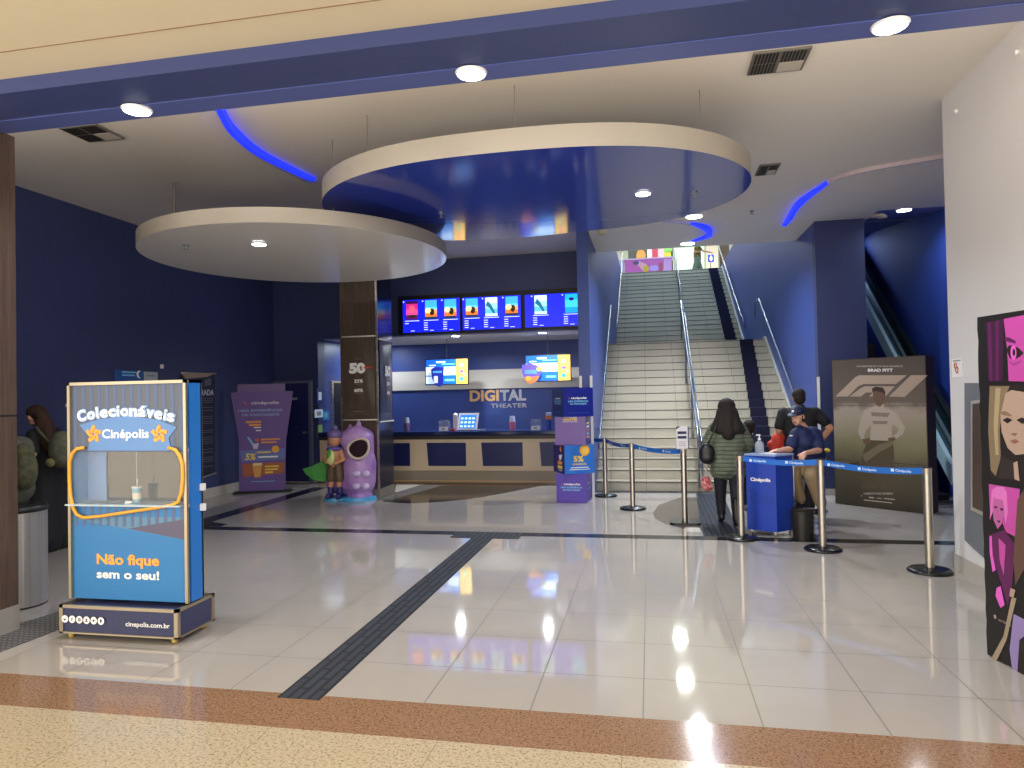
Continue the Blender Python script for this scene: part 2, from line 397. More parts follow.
# upper storey
UZ = 2.89+19*.17
upw = mat('pale upper wall paint', 'dcdcd4', .6)
m = MB(); m.box(-8, 10, 27.0, 41, UZ-.3, UZ, mat('pale upper floor', 'c8ccc4', .2)); m.box(-8, -1.12, 13.35, 27, UZ-.3, UZ, upw); m.box(2.9, 10, 13.35, 27, UZ-.3, UZ, upw); struct('floor_upper', m)
m = MB(); m.box(-8, 10, 40, 40.2, UZ, 10.5, upw); struct('wall_upper_back', m)
m = MB(); m.box(-8.2, -8, 13.35, 40.2, UZ, 10.5, upw); m.box(10, 10.2, 13.35, 40.2, UZ, 10.5, upw); m.box(-8.2, 10.2, 13.1, 13.35, CZ+.25, 10.5, upw); struct('wall_upper_side', m)
m = MB(); m.box(-8.2, 10.2, 13.1, 40.2, 10.5, 10.7, white_ceil); struct('ceiling_upper', m)
q0, q1 = AY(719, 260, 34), AY(729, 260, 34)
m = MB(); m.box(q0.x, q1.x, 33.8, 34.4, UZ, 10.5, wood); struct('pillar_upper', m)

# ceiling curves: LED coves
def band(name, pts, z, hs, mt, w=.03):
    mb = MB(); n = len(pts); P = []
    # smooth resample
    Q = []
    for i in range(n-1):
        p0, p1, p2, p3 = (pts[max(i-1, 0)], pts[i], pts[i+1], pts[min(i+2, n-1)])
        h0, h1 = hs[i], hs[i+1]
        for k in range(8):
            t = k/8
            Q.append(tuple(.5*((2*p1[j])+(-p0[j]+p2[j])*t+(2*p0[j]-5*p1[j]+4*p2[j]-p3[j])*t*t+(-p0[j]+3*p1[j]-3*p2[j]+p3[j])*t**3) for j in (0, 1))+(h0+(h1-h0)*t,))
    Q.append((pts[-1][0], pts[-1][1], hs[-1])); vs = []; fs = []
    for i, (x, y, h) in enumerate(Q):
        a = Q[max(i-1, 0)]; b = Q[min(i+1, len(Q)-1)]; d = Vector((b[0]-a[0], b[1]-a[1])).normalized(); nn = Vector((-d.y, d.x))*w/2
        for sx in (-1, 1):
            for zz in (z, z-h): vs.append((x+nn.x*sx, y+nn.y*sx, zz))
    for i in range(len(Q)-1):
        a = 4*i; b = a+4
        fs += [(a, a+1, b+1, b), (a+2, b+2, b+3, a+3), (a+1, a+3, b+3, b+1), (a, b, b+2, a+2)]
    mb.add(vs, fs, mt); return mb
led = mat('blue led cove light', '1a2cff', .5, emit=1.3)
def U(q): p = AZ(*q, CZ); return (p.x, p.y)
tm = thing('cove_light', 'glowing blue curved light slot in white ceiling between the beam and the large disc', 'light', (-3.9, 6.5, CZ))
part('led_strip', band('x', [U(q) for q in ((218, 102), (223, 110), (234, 127), (262, 151), (314, 178))], CZ-.001, [.05, .08, .09, .07, .04], led, .05), tm)
part('cove_lip', band('x', [(x-.045, y) for x, y in (U(q) for q in ((218, 102), (223, 111), (234, 129), (262, 154), (314, 181)))], CZ-.001, [.03]*5, mat('lip with painted lilac glow', 'a8a8d8', .5)), tm)  # white lip tinted lilac, LED glow put into its colour
tm = thing('cove_light', 'blue curved light slot fading to pale above the navy end wall of the stairs', 'light', (2.6, 9.6, CZ))
part('led_strip', band('x', [U(q) for q in ((784, 225), (790, 214), (800, 200), (828, 181))], CZ-.001, [.02, .09, .08, .02], led, .06), tm)
part('cove_lip', band('x', [U(q) for q in ((828, 181), (850, 172), (880, 165), (945, 154))], CZ-.001, [.03, .05, .05, .05], mat('lip with painted pale pink glow', 'c9b9c0', .5)), tm)  # pink tint paints the fading glow onto the lip
tm = thing('cove_light', 'small blue crescent light slot in ceiling over the foot of the staircase', 'light', (.7, 12.1, CZ))
part('led_strip', band('x', [U(q) for q in ((690, 222.5), (704, 225.2), (710, 230), (706, 235.5), (692, 241))], CZ-.001, [.01, .07, .09, .05, .01], led, .08), tm)
part('cove_lip', band('x', [U(q) for q in ((663, 220), (675, 220.5), (690, 222.5))], CZ-.001, [.03, .04, .03], mat('lip with painted lilac glow', 'a8a8d8', .5)), tm)  # lilac again stands for LED glow on the lip

# vents
ventm = mat('grey vent metal', '6c6862', .5); ventd = mat('dark vent slots', '1c1a18', .7)
def vent(x0, x1, y0, y1, label):
    t = thing('ceiling_vent', label, 'vent', ((x0+x1)/2, (y0+y1)/2, CZ), 'air vents in the lobby ceiling')
    mb = MB(); mb.box(x0, x1, y0, y1, CZ-.02, CZ-.001, ventm); part('frame', mb, t)
    mb = MB(); xm = (x0+x1)/2; ym = (y0+y1)/2
    for i in range(7):
        for (a, b, c, d) in ((x0+.02, xm-.01, ym+.01, y1-.02), (xm+.01, x1-.02, y0+.02, ym-.01), (x0+.02, xm-.01, y0+.02, ym-.01)):
            w = (b-a)/7; mb.box(a+i*w, a+(i+.62)*w, c, d, CZ-.024, CZ-.0205, ventd)
    part('slats', mb, t)
    mb = MB(); mb.box(xm+.01, x1-.02, ym+.01, y1-.02, CZ-.024, CZ-.0205, mat('pale vent panel', 'b8b2a6', .6)); part('blank_panel', mb, t)
vent(.88, 1.32, 5.78, 6.17, 'square air vent half hidden by the blue beam, nearer the white wall')
vent(-5.62, -5.2, 5.74, 6.12, 'square air vent beside the beam above the dark wooden pillar')
vent(1.36, 1.6, 8.7, 9.1, 'small air vent peeping past the rim of the large blue disc')

# suspended discs
def disc(name, outline, z, h, um, label):
    n = len(outline); t = thing(name, label, 'ceiling panel', (sum(p[0] for p in outline)/n, sum(p[1] for p in outline)/n, z), 'suspended round ceiling panels')
    mb = MB(); mb.add([(x, y, z) for x, y in outline], [tuple(range(n))[::-1]], um); part('underside', mb, t)
    mb = MB(); vs = [(x, y, zz) for zz in (z, z+h) for x, y in outline]
    mb.add(vs, [(i, (i+1) % n, n+(i+1) % n, n+i) for i in range(n)], disc_rim, True); mb.add(vs[n:], [tuple(range(n))], disc_rim); part('rim', mb, t)
    return t
OB = []
for i in range(96):
    a = 6.28319*i/96
    r = 1.8542-.0207*math.cos(a)-.0005*math.sin(a)+.3385*math.cos(2*a)-.0638*math.sin(2*a)+.0292*math.cos(3*a)+.0151*math.sin(3*a)
    OB.append((-1.2+r*math.cos(a), 7.05+r*math.sin(a)))
big = disc('ceiling_disc', OB, 3.7, .19, disc_blue, 'large suspended oval disc with glossy blue underside and pale rim')
OS = [(-4.091+1.75*math.cos(6.28319*i/96), 7.659+1.75*math.sin(6.28319*i/96)) for i in range(96)]
small = disc('ceiling_disc', OS, 3.4, .15, disc_under, 'smaller suspended round disc with pale grey underside, below the blue one')
for t, z, pts in ((big, 3.89, [(-2.6, 6.2), (-1.1, 5.9), (.5, 6.4), (-1.2, 8.2), (.55, 7.6), (-2.6, 7.7)]), (small, 3.55, [(-5.72, 7.55), (-3.2, 6.7), (-4.1, 8.9)])):
    for x, y in pts:
        mb = MB(); mb.cyl(x, y, z, CZ-.001, (.004 if (x, y) != (-5.72, 7.55) else .02), mat('grey hanger', '6e6a66', .5)); part('hanger_rod', mb, t)

# downlights
lampm = mat('lit lamp glass', 'f4fbff', .4, emit=14)
def downlight(x, y, z, r, label, power, col=(.86, .93, 1), spread=2.6, group='round ceiling downlights'):
    t = thing('ceiling_light', label, 'light', (x, y, z), group)
    mb = MB(); mb.cyl(x, y, z-.012, z-.0005, r*1.12, white, r*1.2, n=32); part('trim_ring', mb, t)
    mb = MB(); mb.cyl(x, y, z-.016, z-.0125, r, lampm, n=32); part('lamp_disc', mb, t)
    if power:
        l = bpy.data.lights.new('lamp', 'AREA'); l.shape = 'DISK'; l.size = r*1.8; l.energy = power; l.color = col; l.spread = spread
        o = bpy.data.objects.new('lamp_light', l); o.location = (x, y, z-.03); COL.objects.link(o)
BZ = 3.758
downlight(-3.476, 4.21, BZ, .085, 'round lit downlight in the blue beam close to the wooden pillar', 22)
downlight(-1.066, 4.23, BZ, .085, 'round lit downlight at the middle of the blue beam', 22)
downlight(1.382, 4.23, BZ, .085, 'round lit downlight in the blue beam near the white wall', 22)
downlight(-4.112, 6.786, 3.4, .07, 'lit downlight under the pale grey disc', 20)
downlight(-.02, 7.011, 3.7, .07, 'lit downlight under the glossy blue disc', 40)
downlight(.735, 11.01, CZ, .12, 'lit downlight in white ceiling just past the blue disc', 90)
downlight(.741, 13.0, CZ, .12, 'lit downlight at ceiling edge above the stair foot', 80)
downlight(3.96, 11.75, CZ+.062, .10, 'lit downlight in the blue soffit over the escalator', 14)
downlight(-3.83, 13.5, 2.93, .075, 'lit downlight over the ticket counter below the menu screens, nearer the column', 52, spread=2.9)
downlight(-2.05, 13.5, 2.93, .075, 'lit downlight over the ticket counter near the stair divider wall', 52, spread=2.9)
# sprinklers and small ceiling fixtures
for x, y, z, lab in ((-4.89, 6.63, 3.4, 'small sprinkler head under the pale grey disc'), (-2.18, 7.2, 3.7, 'small sprinkler head under the blue disc near the screens'), (.48, 7.11, 3.7, 'small sprinkler head under the blue disc near its lamp'), (1.58, 10.94, CZ, 'tiny sprinkler in the white ceiling past the blue disc')):
    t = thing('sprinkler', lab, 'sprinkler', (x, y, z), 'ceiling sprinklers')
    mb = MB(); mb.cyl(x, y, z-.008, z-.0005, .035, chrome, n=20); part('rose', mb, t)
    mb = MB(); mb.cyl(x, y, z-.045, z-.008, .008, chrome, n=10); mb.cyl(x, y, z-.05, z-.045, .022, chrome, n=12); part('nozzle', mb, t)
mb = MB(); mb.cyl(-.72, 11.6, CZ-.06, CZ-.001, .07, mat('cream sensor', 'c8bca0', .5), .09)
solo('smoke_detector', mb, 'round cream detector on ceiling beside the stair divider wall', 'detector')
p = AZ(877, 213, CZ+.06)
mb = MB(); mb.ball((p.x, p.y, CZ+.02), (.12, .08, .035), mat('cream sensor', 'c8bca0', .5)); mb.ball((p.x+.1, p.y+.1, CZ+.02), (.08, .06, .03), mat('cream sensor', 'c8bca0', .5))
solo('emergency_lamp', mb, 'small cream twin-headed fitting on the blue soffit beside the navy wall', 'lamp')
for x, y in ((3.0, 6.1), (3.0, 6.9)): pass
# ================================================================== staircase
R_, T_ = .17, .29
def f_step(t, b, c):
    p, s = objxyz(t)
    k = seam(t, s[0], -.09, .617, .004)
    w = math_(t, 'FRACT', math_(t, 'DIVIDE', s[2], R_))
    ln = math_(t, 'GREATER_THAN', w, .93)
    k = math_(t, 'MAXIMUM', k, 0)
    a = rng(t, noise(t, p, 1.1, 3), .3, .7)
    t.links.new(mixc(t, math_(t, 'MULTIPLY', k, .65), mixc(t, a, c, tuple(x*.9 for x in c[:3])+(1,)), (.12, .1, .08, 1)), b.inputs['Base Color'])
stepm = mat('polished cream stair tile', 'b6b09e', .14, spec=.6, fn=f_step)
nose = mat('dark step groove', '4a463e', .5)
st = thing('staircase', 'wide cream tiled staircase with a navy carpet runner rising to the upper floor', 'stairs', (.85, 12.2, 0))
X0, X1 = -.949, 2.679
def flight(y0, z0, n, last):
    for i in range(n):
        y = y0+i*T_; z = z0+i*R_
        mb = MB(); yb = y+T_+.04 if i < n-1 else last
        mb.box(X0, X1, y, yb, z-.02, z+R_-.012, stepm); mb.box(X0, X1, y-.012, yb, z+R_-.012, z+R_, stepm); mb.box(X0, X1, y-.004, y, z+R_-.026, z+R_-.012, nose)
        part('step', mb, st)
flight(12.2, 0, 17, 20.6); flight(20.5, 2.89, 19, 27.0)
for (y0, z0, n) in ((12.2, 0, 17), (20.5, 2.89, 19)):
    mb = MB(); x0, x1 = (1.83, 2.16) if n == 19 else (1.80, 2.10)
    if n == 19: x0, x1 = 2.18, 2.5
    for i in range(n):
        y = y0+i*T_; z = z0+i*R_; dx = 0 if n == 19 else .018*i
        mb.box(x0+dx, x1+dx, y-.02, y-.012, z+.004, z+R_+.006, carpet); mb.box(x0+dx, x1+dx, y-.012, y+T_-.02, z+R_, z+R_+.006, carpet)
    part('carpet_runner', mb, st)
for (y0, z0, n) in ((12.2, 0, 17), (20.5, 2.89, 19)):
    mb = MB()
    mb.add([(x, y, z) for x in (X1-.05, X1-.004) for y, z in ((y0-.05, z0), (y0-.05, z0+.2), (y0+(n-1)*T_, z0+n*R_+.06), (y0+(n-1)*T_+.3, z0+n*R_+.06), (y0+(n-1)*T_+.3, z0))],
           [(0, 1, 2, 3, 4), (9, 8, 7, 6, 5), (0, 5, 6, 1), (1, 6, 7, 2), (2, 7, 8, 3)], stepm)
    part('stringer', mb, st)
def rail(label, x, segs, posts, wall=None, r=.017, grp='stair handrails'):
    t = thing('handrail', label, 'handrail', (x, segs[0][0], 0), grp)
    mb = MB()
    for pts in (segs,): mb.tube([(x, y, z) for y, z in pts], r, chrome, 10)
    part('rail', mb, t)
    for (y, z0, z1) in posts:
        mb = MB()
        if wall is None: mb.tube([(x, y, z0), (x, y, z1)], .018, chrome, 8); mb.cyl(x, y, z0, z0+.012, .045, chrome, n=16)
        else: mb.tube([(x, y, z1-.02), (x, y, z1-.09), (wall, y, z1-.09)], .01, chrome, 8)
        part('post' if wall is None else 'bracket', mb, t)
    return t
sl = R_/T_
def zs(y): return max(0, (y-12.2)*sl+.0) if y < 17 else 2.89+max(0, (y-20.5)*sl)
def gz(y):
    if y < 12.2: return 0
    if y < 17.1: return min(2.89, (math.floor((y-12.2)/T_)+1)*R_)
    if y < 20.5: return 2.89
    return min(UZ, 2.89+(math.floor((y-20.5)/T_)+1)*R_)
rail('chrome handrail on the divider wall beside the lower flight', -.88, [(12.0, .75), (12.25, .95), (17.0, 3.85), (17.5, 3.85), (17.5, 3.5)], [(12.6, 0, 1.15), (14.5, 0, 2.28), (16.6, 0, 3.6)], -.949)
rail('chrome handrail on the divider wall beside the upper flight', -.88, [(20.0, 3.5), (20.1, 3.75), (20.5, 3.85), (26.3, 7.03)], [(21, 0, 4.15), (23.5, 0, 5.6), (26, 0, 7.02)], -.949)
rail('chrome handrail on the navy right wall of the lower flight', 2.56, [(12.45, 1.0), (12.5, 1.15), (17.0, 3.85), (17.6, 3.85), (17.7, 3.5)], [(12.9, 0, 1.4), (14.5, 0, 2.33), (16.6, 0, 3.6)], 2.679)
rail('chrome handrail on the navy right wall of the upper flight', 2.6, [(20.0, 3.4), (20.15, 3.75), (20.5, 3.85), (26.3, 7.03)], [(21, 0, 4.15), (23.5, 0, 5.6), (26, 0, 7.02)], 2.679)
for xx, lab in ((.78, 'chrome central handrail standing between the lower steps, nearer the divider wall'),):
    rail(lab, xx, [(11.9, .1), (12.0, 1.0), (12.25, 1.12), (17.0, 3.88), (17.0, 2.95)], [(y, gz(y), (y-12.25)*.581+1.10) for y in (13.4, 15.2)])
rail('lower twin bar of the central handrail on the lower steps', .86, [(12.25, .25), (12.3, .85), (17.0, 3.58), (17.0, 2.95)], [(y, gz(y), (y-12.3)*.58+.83) for y in (12.7, 14.4, 16.2)])
rail('chrome central handrail on the upper flight ending by the pink counter', 1.03, [(20.4, 2.92), (20.4, 3.85), (26.4, 7.12), (26.9, 7.12), (26.9, UZ+.02)], [(y, gz(y), (y-20.4)*.575+3.83) for y in (21.6, 23.5, 25.4)])
for k, (x, y, lab) in enumerate(((-.943, 11.443, 'thin white corner guard on the stair edge of the divider wall'), (2.672, 11.893, 'thin white corner guard on the navy stair wall corner'), (-1.118, 11.443, 'thin white corner guard on the counter edge of the divider wall'))):
    mb = MB(); mb.box(x-.022, x+.022, y-.0, y+.005, .001, 2.0 if k != 1 else 1.9, white)
    s = 1 if k != 1 else -1
    solo('corner_guard', mb, lab, 'corner guard', 'white wall corner guards')

# ================================================================== escalator
es = thing('escalator', 'steel and glass escalator rising behind the navy wall', 'escalator', (4.2, 11, 0))
ex, ey, esl = 4.3, 10.85, .76
def esprof(dz0, dz1): return [(10.85, max(0, dz0)), (10.85+.01, dz0), (10.85, dz1)]
def sloped(x0, x1, o0, o1, m, y0=10.6, y1=19):
    """slab following the slope: height offset o0..o1 above the line through (ey,0)"""
    mb = MB(); f = lambda y: (y-ey)*esl
    vs = [(x, y, f(y)+o) for x in (x0, x1) for o in (o0, o1) for y in (y0, y1)]
    return mb.add(vs, [(0, 1, 3, 2), (4, 6, 7, 5), (0, 4, 5, 1), (2, 3, 7, 6), (0, 2, 6, 4), (1, 5, 7, 3)], m)
ltb = mat('pale blue steel skirt', 'c4e4f4', .4, .1)
part('skirt_panel', sloped(ex, ex+.06, .0, .30, ltb, 11.2), es)
part('deck_board', sloped(ex+.06, ex+.2, .18, .32, mat('blue grey deck', '4a6878', .35, .5), 11.2), es)
part('glass_balustrade', sloped(ex+.10, ex+.115, .32, .76, mat('smoked balustrade glass', '22343e', .08, spec=.8), 11.2), es)
part('handrail', sloped(ex+.07, ex+.15, .76, .83, mat('black handrail rubber', '141a1c', .25), 11.0), es)
mb = MB(); mb.box(3.44, 4.6, 10.75, 11.25, .001, .03, steel); part('landing_plate', mb, es)
stm = mat('dark grooved escalator step', '2a2c30', .45, .4)
for i in range(20):
    y = 11.25+i*.36; z = (y-ey)*esl-.32
    if z < -.1: continue
    mb = MB(); mb.box(3.5, ex-.01, y, y+.42, z-.12, max(z+.12, .04), stm); part('step', mb, es)
part('inner_balustrade', sloped(3.45, 3.49, -.1, .6, mat('smoked balustrade glass', '22343e', .08), 11.6), es)

# ================================================================== column with banners
cx0, cx1, cy0, cy1 = -5.215, -4.545, 11.1, 11.79
mb = MB(); mb.box(cx0, cx1-.004, cy0, cy1, 0, CZ, wood)
struct('column', mb)
colside = mat('dark polished metal cladding', '3c4460', .16, .85)
mb = MB(); mb.box(cx1-.003, cx1+.004, cy0+.02, cy1, .15, CZ-.001, colside); struct('trim_5', mb)
mb = MB(); mb.box(cx0-.01, cx1+.01, cy0-.008, cy1+.005, 0, .15, mat('stone base', '7a7268', .3)); struct('baseboard_column', mb)
mb = MB(); mb.box(cx0-.004, cx0+.02, cy0-.006, cy0-.0005, .15, 1.72, steel); mb.box(cx1-.02, cx1+.012, cy0-.006, cy0+.018, .15, CZ-.01, steel); struct('trim_6', mb)
def curvedbanner(F, w0, w1, z0, z1, m, bow):
    """hanging cloth: narrower and bowed in the middle"""
    mb = MB(); n = 14; k = 10; vs = []
    for i in range(n+1):
        z = z0+(z1-z0)*i/n; s = math.sin(math.pi*i/n)
        for j in range(k+1):
            a = -1+2*j/k; hw = (w1-w0)/2*(1-.07*s); vs.append(F.pt((w0+w1)/2+a*hw, z, .012+bow*s*(1-abs(a)**2)+.004*math.sin(9*a+i*.5)*s))
    fs = [(i*(k+1)+j, i*(k+1)+j+1, (i+1)*(k+1)+j+1, (i+1)*(k+1)+j) for i in range(n) for j in range(k)]
    nv = len(vs); vs2 = vs+[v-F.n*.004 for v in vs]
    return mb.add(vs2, fs+[tuple(nv+q for q in f[::-1]) for f in fs], m, True)
def banner50(F, w0, w1, z0, z1, cloth, label, sq=1):
    t = thing('hanging_banner', label, 'banner', F.pt((w0+w1)/2, z0, .01), 'dark banners on the wooden column')
    part('cloth', curvedbanner(F, w0, w1, z0, z1, cloth, .03), t)
    mb = MB()
    for z in (z0, z1): mb.tube([F.pt(w0-.02, z, .02), F.pt(w1+.02, z, .02)], .012, mat('pale banner rod', 'e6e0d4', .4))
    part('rod', mb, t)
    mb = MB(); d = .052; c = (w0+w1)/2
    mb.text(F, 'NESTA', c, z1-.40, .03*1, mat('dim print', '8a7a70', .6), d, align='CENTER')
    mb.text(F, '50', c-.02, z1-.62, .16, print_w, d, align='CENTER', bold=.07, w=.30*sq); mb.text(F, '%', c+.05*sq, z1-.58, .06, mat('dim print', '8a7a70', .6), d+.002, align='CENTER', bold=.03)
    mb.slab(F, c+.10*sq, z1-.555, c+.25*sq, z1-.525, d+.002, .001, mat('red tag', 'c8402e', .5))
    for k, s in enumerate(('25%', '60%')):
        mb.text(F, s, c, z1-.79-.16*k, .055, print_w, d, align='CENTER', bold=.03, w=.16*sq)
        mb.slab(F, c-.08*sq, z1-.82-.16*k, c+.08*sq, z1-.813-.16*k, d, .001, mat('dim print', '8a7a70', .6))
    mb.slab(F, c-.12*sq, z1-1.29, c+.12*sq, z1-1.28, d-.02, .001, mat('dim print', '8a7a70', .6)); mb.slab(F, c-.2*sq, z1-1.33, c+.2*sq, z1-1.326, d-.02, .001, mat('dim print', '8a7a70', .6))
    part('lettering', mb, t)
banner50(VF(0, cy0), cx0+.06, cx1-.03, 1.33, 2.76, mat('dark brown banner cloth', '4c4038', .35, fn=f_wood('5c4d43')), 'dark brown banner reading 50% on the front of the wooden column')
banner50(Frame((cx1+.004, 0, 0), (0, 1, 0)), 11.17, 11.74, 1.29, 2.71, mat('slate banner cloth', '42465a', .3), 'slate banner reading 50% on the polished side of the column', .8)

# ================================================================== counter
FC = VF(0, 13.1)
ct = thing('ticket_counter', 'long ticket counter with cream front, navy insets and dark glossy top', 'counter', (-3.9, 13.4, 0))
mb = MB(); mb.box(-6.64, -1.145, 13.1, 13.7, .24, .93, cream); bevel(part('body', mb, ct), .006)
mb = MB(); mb.box(-6.64, -1.145, 13.12, 13.7, 0, .24, mat('grey beige plinth stone', 'a09482', .25)); part('plinth', mb, ct)
mb = MB(); mb.box(-6.64, -1.145, 13.02, 13.75, .93, 1.02, mat('dark glossy worktop', '1c2a58', .12)); bevel(part('worktop', mb, ct), .02, 3)
mb = MB(); mb.box(-6.64, -1.145, 13.07, 13.1, .86, .93, mat('shadow line', '3a3432', .4)); part('worktop_shade', mb, ct)  # dark strip paints the shade under the worktop overhang
mb = MB(); mb.box(-6.64, -1.145, 13.095, 13.12, .03, .045, mat('warm strip', 'c89868', .4, emit=.12)); part('toe_reflection', mb, ct)  # faintly glowing strip painted in for orange reflections along the plinth
for x0, x1 in ((-6.3, -5.85), (-5.6, -4.70), (-4.35, -3.55), (-3.24, -2.42), (-2.09, -1.3)):
    mb = MB(); mb.poly(FC, [(x0, .79), (x1, .79), (x1, .335), (x0+.03, .335)], .001, .006, cnavy); part('inset_panel', mb, ct)

# menu screens above counter
def screen(x0, x1, z0, z1, y, label, posters, grp, tilt=0):
    F = Frame((x0, y, z0), (1, 0, 0), (0, -math.sin(tilt), math.cos(tilt)))
    w, h = x1-x0, z1-z0
    t = thing('menu_screen', label, 'screen', (x0+w/2, y, z0), grp)
    mb = MB(); mb.slab(F, 0, 0, w, h, -.06, .06, black); part('housing', mb, t)
    mb = MB(); mb.slab(F, .012, .012, w-.012, h-.012, .0005, .002, mat('lit blue display', '1420e0', .3, emit=1.0)); part('display', mb, t)
    mb = MB(); wt = mat('display white', 'd8e4ff', .4, emit=1.1); d = .003
    for (a, kind) in posters:
        a0, a1 = a*w-.12, a*w+.12
        if kind == 'o':
            cs = [('40b0ff', .62, 1.0), ('60d8f0', .5, .62), ('ffb060', .3, .5), ('f07a30', .12, .3), ('1a3048', 0, .12)]
        elif kind == 'b': cs = [('d8f0ff', .7, 1), ('a0d8f8', .4, .7), ('60c0f0', .15, .4), ('c8ecff', 0, .15)]
        elif kind == 'r': cs = [('300840', .85, 1), ('c02880', .55, .85), ('e84890', .25, .55), ('501060', 0, .25)]
        else: cs = [('18b0f0', .7, 1), ('40d0f8', .3, .7), ('10a0f0', 0, .3)]
        z0_, z1_ = h*.40, h*.95
        tx_ = mb; mb = MB()
        for c, q0, q1 in cs: mb.slab(F, a0, z0_+(z1_-z0_)*q0, a1, z0_+(z1_-z0_)*q1, d, .001, mat('poster '+c, c, .5, emit=1.0))
        zc = z0_+(z1_-z0_)*.45
        if kind == 'o': mb.disc(F, a*w+.02, zc-.03, .05, .07, d+.0015, .001, mat('poster dark', '402818', .5, emit=.5)); mb.disc(F, a*w-.06, zc, .06, .05, d+.0015, .001, mat('poster glow', 'ffe8a0', .5, emit=1.2))
        if kind == 'b': mb.poly(F, [(a0+.01, zc+.05), (a0+.08, zc), (a0+.16, zc-.12), (a0+.20, zc-.10), (a0+.12, zc+.06), (a0+.05, zc+.14)], d+.0015, .001, mat('poster teal', '187898', .5, emit=.8))
        if kind == 'r': mb.disc(F, a*w, zc+.04, .06, .08, d+.0015, .001, mat('poster red', 'ff5878', .5, emit=1)); mb.disc(F, a*w, zc-.1, .09, .03, d+.0015, .001, mat('poster dark', '402818', .5, emit=.5))
        if kind == 'c': mb.disc(F, a*w, zc+.1, .05, .03, d+.0015, .001, mat('poster navy', '101a70', .5, emit=.6))
        part('film_poster', mb, t); mb = tx_
        mb.slab(F, a0-.03, h*.355, a1+.03, h*.372, d, .001, wt)
        for k in range(4 if kind != 'r' else 1): mb.slab(F, a0-.03, h*(.28-.065*k), a0+.05, h*(.30-.065*k), d, .001, wt)
        mb.slab(F, a*w-.03, h*.06, a*w+.05, h*.075, d, .001, wt)
        mb.disc(F, a0-.05, h*.93, .014, .014, d, .001, wt, 10)
    part('listing_text', mb, t); return t
sX = lambda p: AY(p, 315, 13.03).x
screen(sX(402.3), sX(460.5), 2.965, 3.64, 13.03, 'blue menu screen with three film posters closest to the column', [(.17, 'r'), (.5, 'o'), (.83, 'o')], 'blue menu screens over the counter')
screen(sX(462), sX(521.5), 2.975, 3.635, 13.03, 'middle blue menu screen with three film posters', [(.17, 'o'), (.5, 'b'), (.84, 'o')], 'blue menu screens over the counter')
screen(sX(524.5), sX(579.5), 2.98, 3.63, 13.03, 'blue menu screen with two film posters beside the stair divider wall', [(.30, 'b'), (.86, 'c')], 'blue menu screens over the counter')
mb = MB(); mb.box(-4.9, -1.18, 13.09, 13.099, 2.95, 3.72, black); struct('trim_7', mb)

# hanging price screens
def pricetv(xc, y, zc, label, rot):
    w, h = .93, .53; t = thing('price_screen', label, 'screen', (xc, y, zc-h/2), 'hanging price screens behind the counter', rot)
    F = Frame((-w/2, 0, 0), (1, 0, 0)); E = lambda n, c, e=1.2: mat(n, c, .4, emit=e*.55)
    mb = MB(); mb.slab(F, -.02, -.02, w+.02, h+.02, -.05, .05, black); part('housing', mb, t, True)
    mb = MB(); d = .001; mb.slab(F, 0, 0, w*.72, h, d, .001, E('tv blue', '1560c8', 1.0)); mb.slab(F, .0, h*.36, w*.71, h*.70, d+.0012, .001, E('tv pale', 'd4ecff')); mb.slab(F, .0, h*.02, w*.2, h*.32, d+.0012, .001, E('tv pale', 'd4ecff'))
    mb.slab(F, w*.25, h*.86, w*.47, h*.93, d+.0012, .001, E('tv pale', 'd4ecff')); mb.slab(F, w*.38, h*.79, w*.70, h*.83, d+.0012, .001, E('tv cyan', '70c8ff')); mb.slab(F, w*.08, h*.75, w*.24, h*.79, d+.0012, .001, E('tv pale', 'd4ecff'))
    mb.slab(F, w*.45, h*.12, w*.68, h*.2, d+.0012, .001, E('tv cyan', '70c8ff'))
    mb.text(F, 'R$ 28', w*.55, h*.48, .03, E('tv text', '4a78b8', .6), d+.0022, align='CENTER')
    part('display', mb, t, True)
    mb = MB(); mb.slab(F, w*.73, 0, w, h, d, .001, E('tv yellow', 'ffcc50', 1.0)); mb.disc(F, w*.85, h*.2, .045, .045, d+.0012, .001, E('tv teal', '20e0d0')); mb.disc(F, w*.86, h*.75, .05, .04, d+.0012, .001, E('tv pink', 'ffb0a0')); mb.disc(F, w*.86, h*.5, .05, .03, d+.0012, .001, E('tv magenta', 'f04898')); mb.disc(F, w*.93, h*.36, .03, .03, d+.0012, .001, E('tv pink', 'ffb0a0'))
    part('side_advert', mb, t, True)
    mb = MB(); mb.tube([(0, -.0+.03, h), (0, .03, 2.93-(zc-h/2)-.001)], .005, mat('grey hanger', '6e6a66', .5)); part('hanger', mb, t, True)
    return t
a = AY(446.7, 371.7, 14.3); b = AY(548, 368, 14.3)
pricetv(a.x, 14.3, a.z, 'hanging price screen over the counter with a navy card on its corner', 0)
pricetv(b.x, 14.3, b.z, 'hanging price screen over the counter with a purple card on its corner', 0)
F = VF(0, 14.2)
mb = MB(); mb.pxpoly(F, [(431, 369), (435, 367), (444, 367), (443, 384), (440, 387), (435, 385), (432, 378)], 0, .01, mat('navy card', '14208c', .5)); mb.pxrect(F, 434, 376, 438, 383, .0105, .001, mat('card white', 'd0d4e8', .5)); mb.pxrect(F, 433, 371, 442, 373, .0105, .001, mat('card cyan', '4098e0', .5))
solo('hanging_card', mb, 'navy promotional card hanging before the price screen nearer the column', 'card')
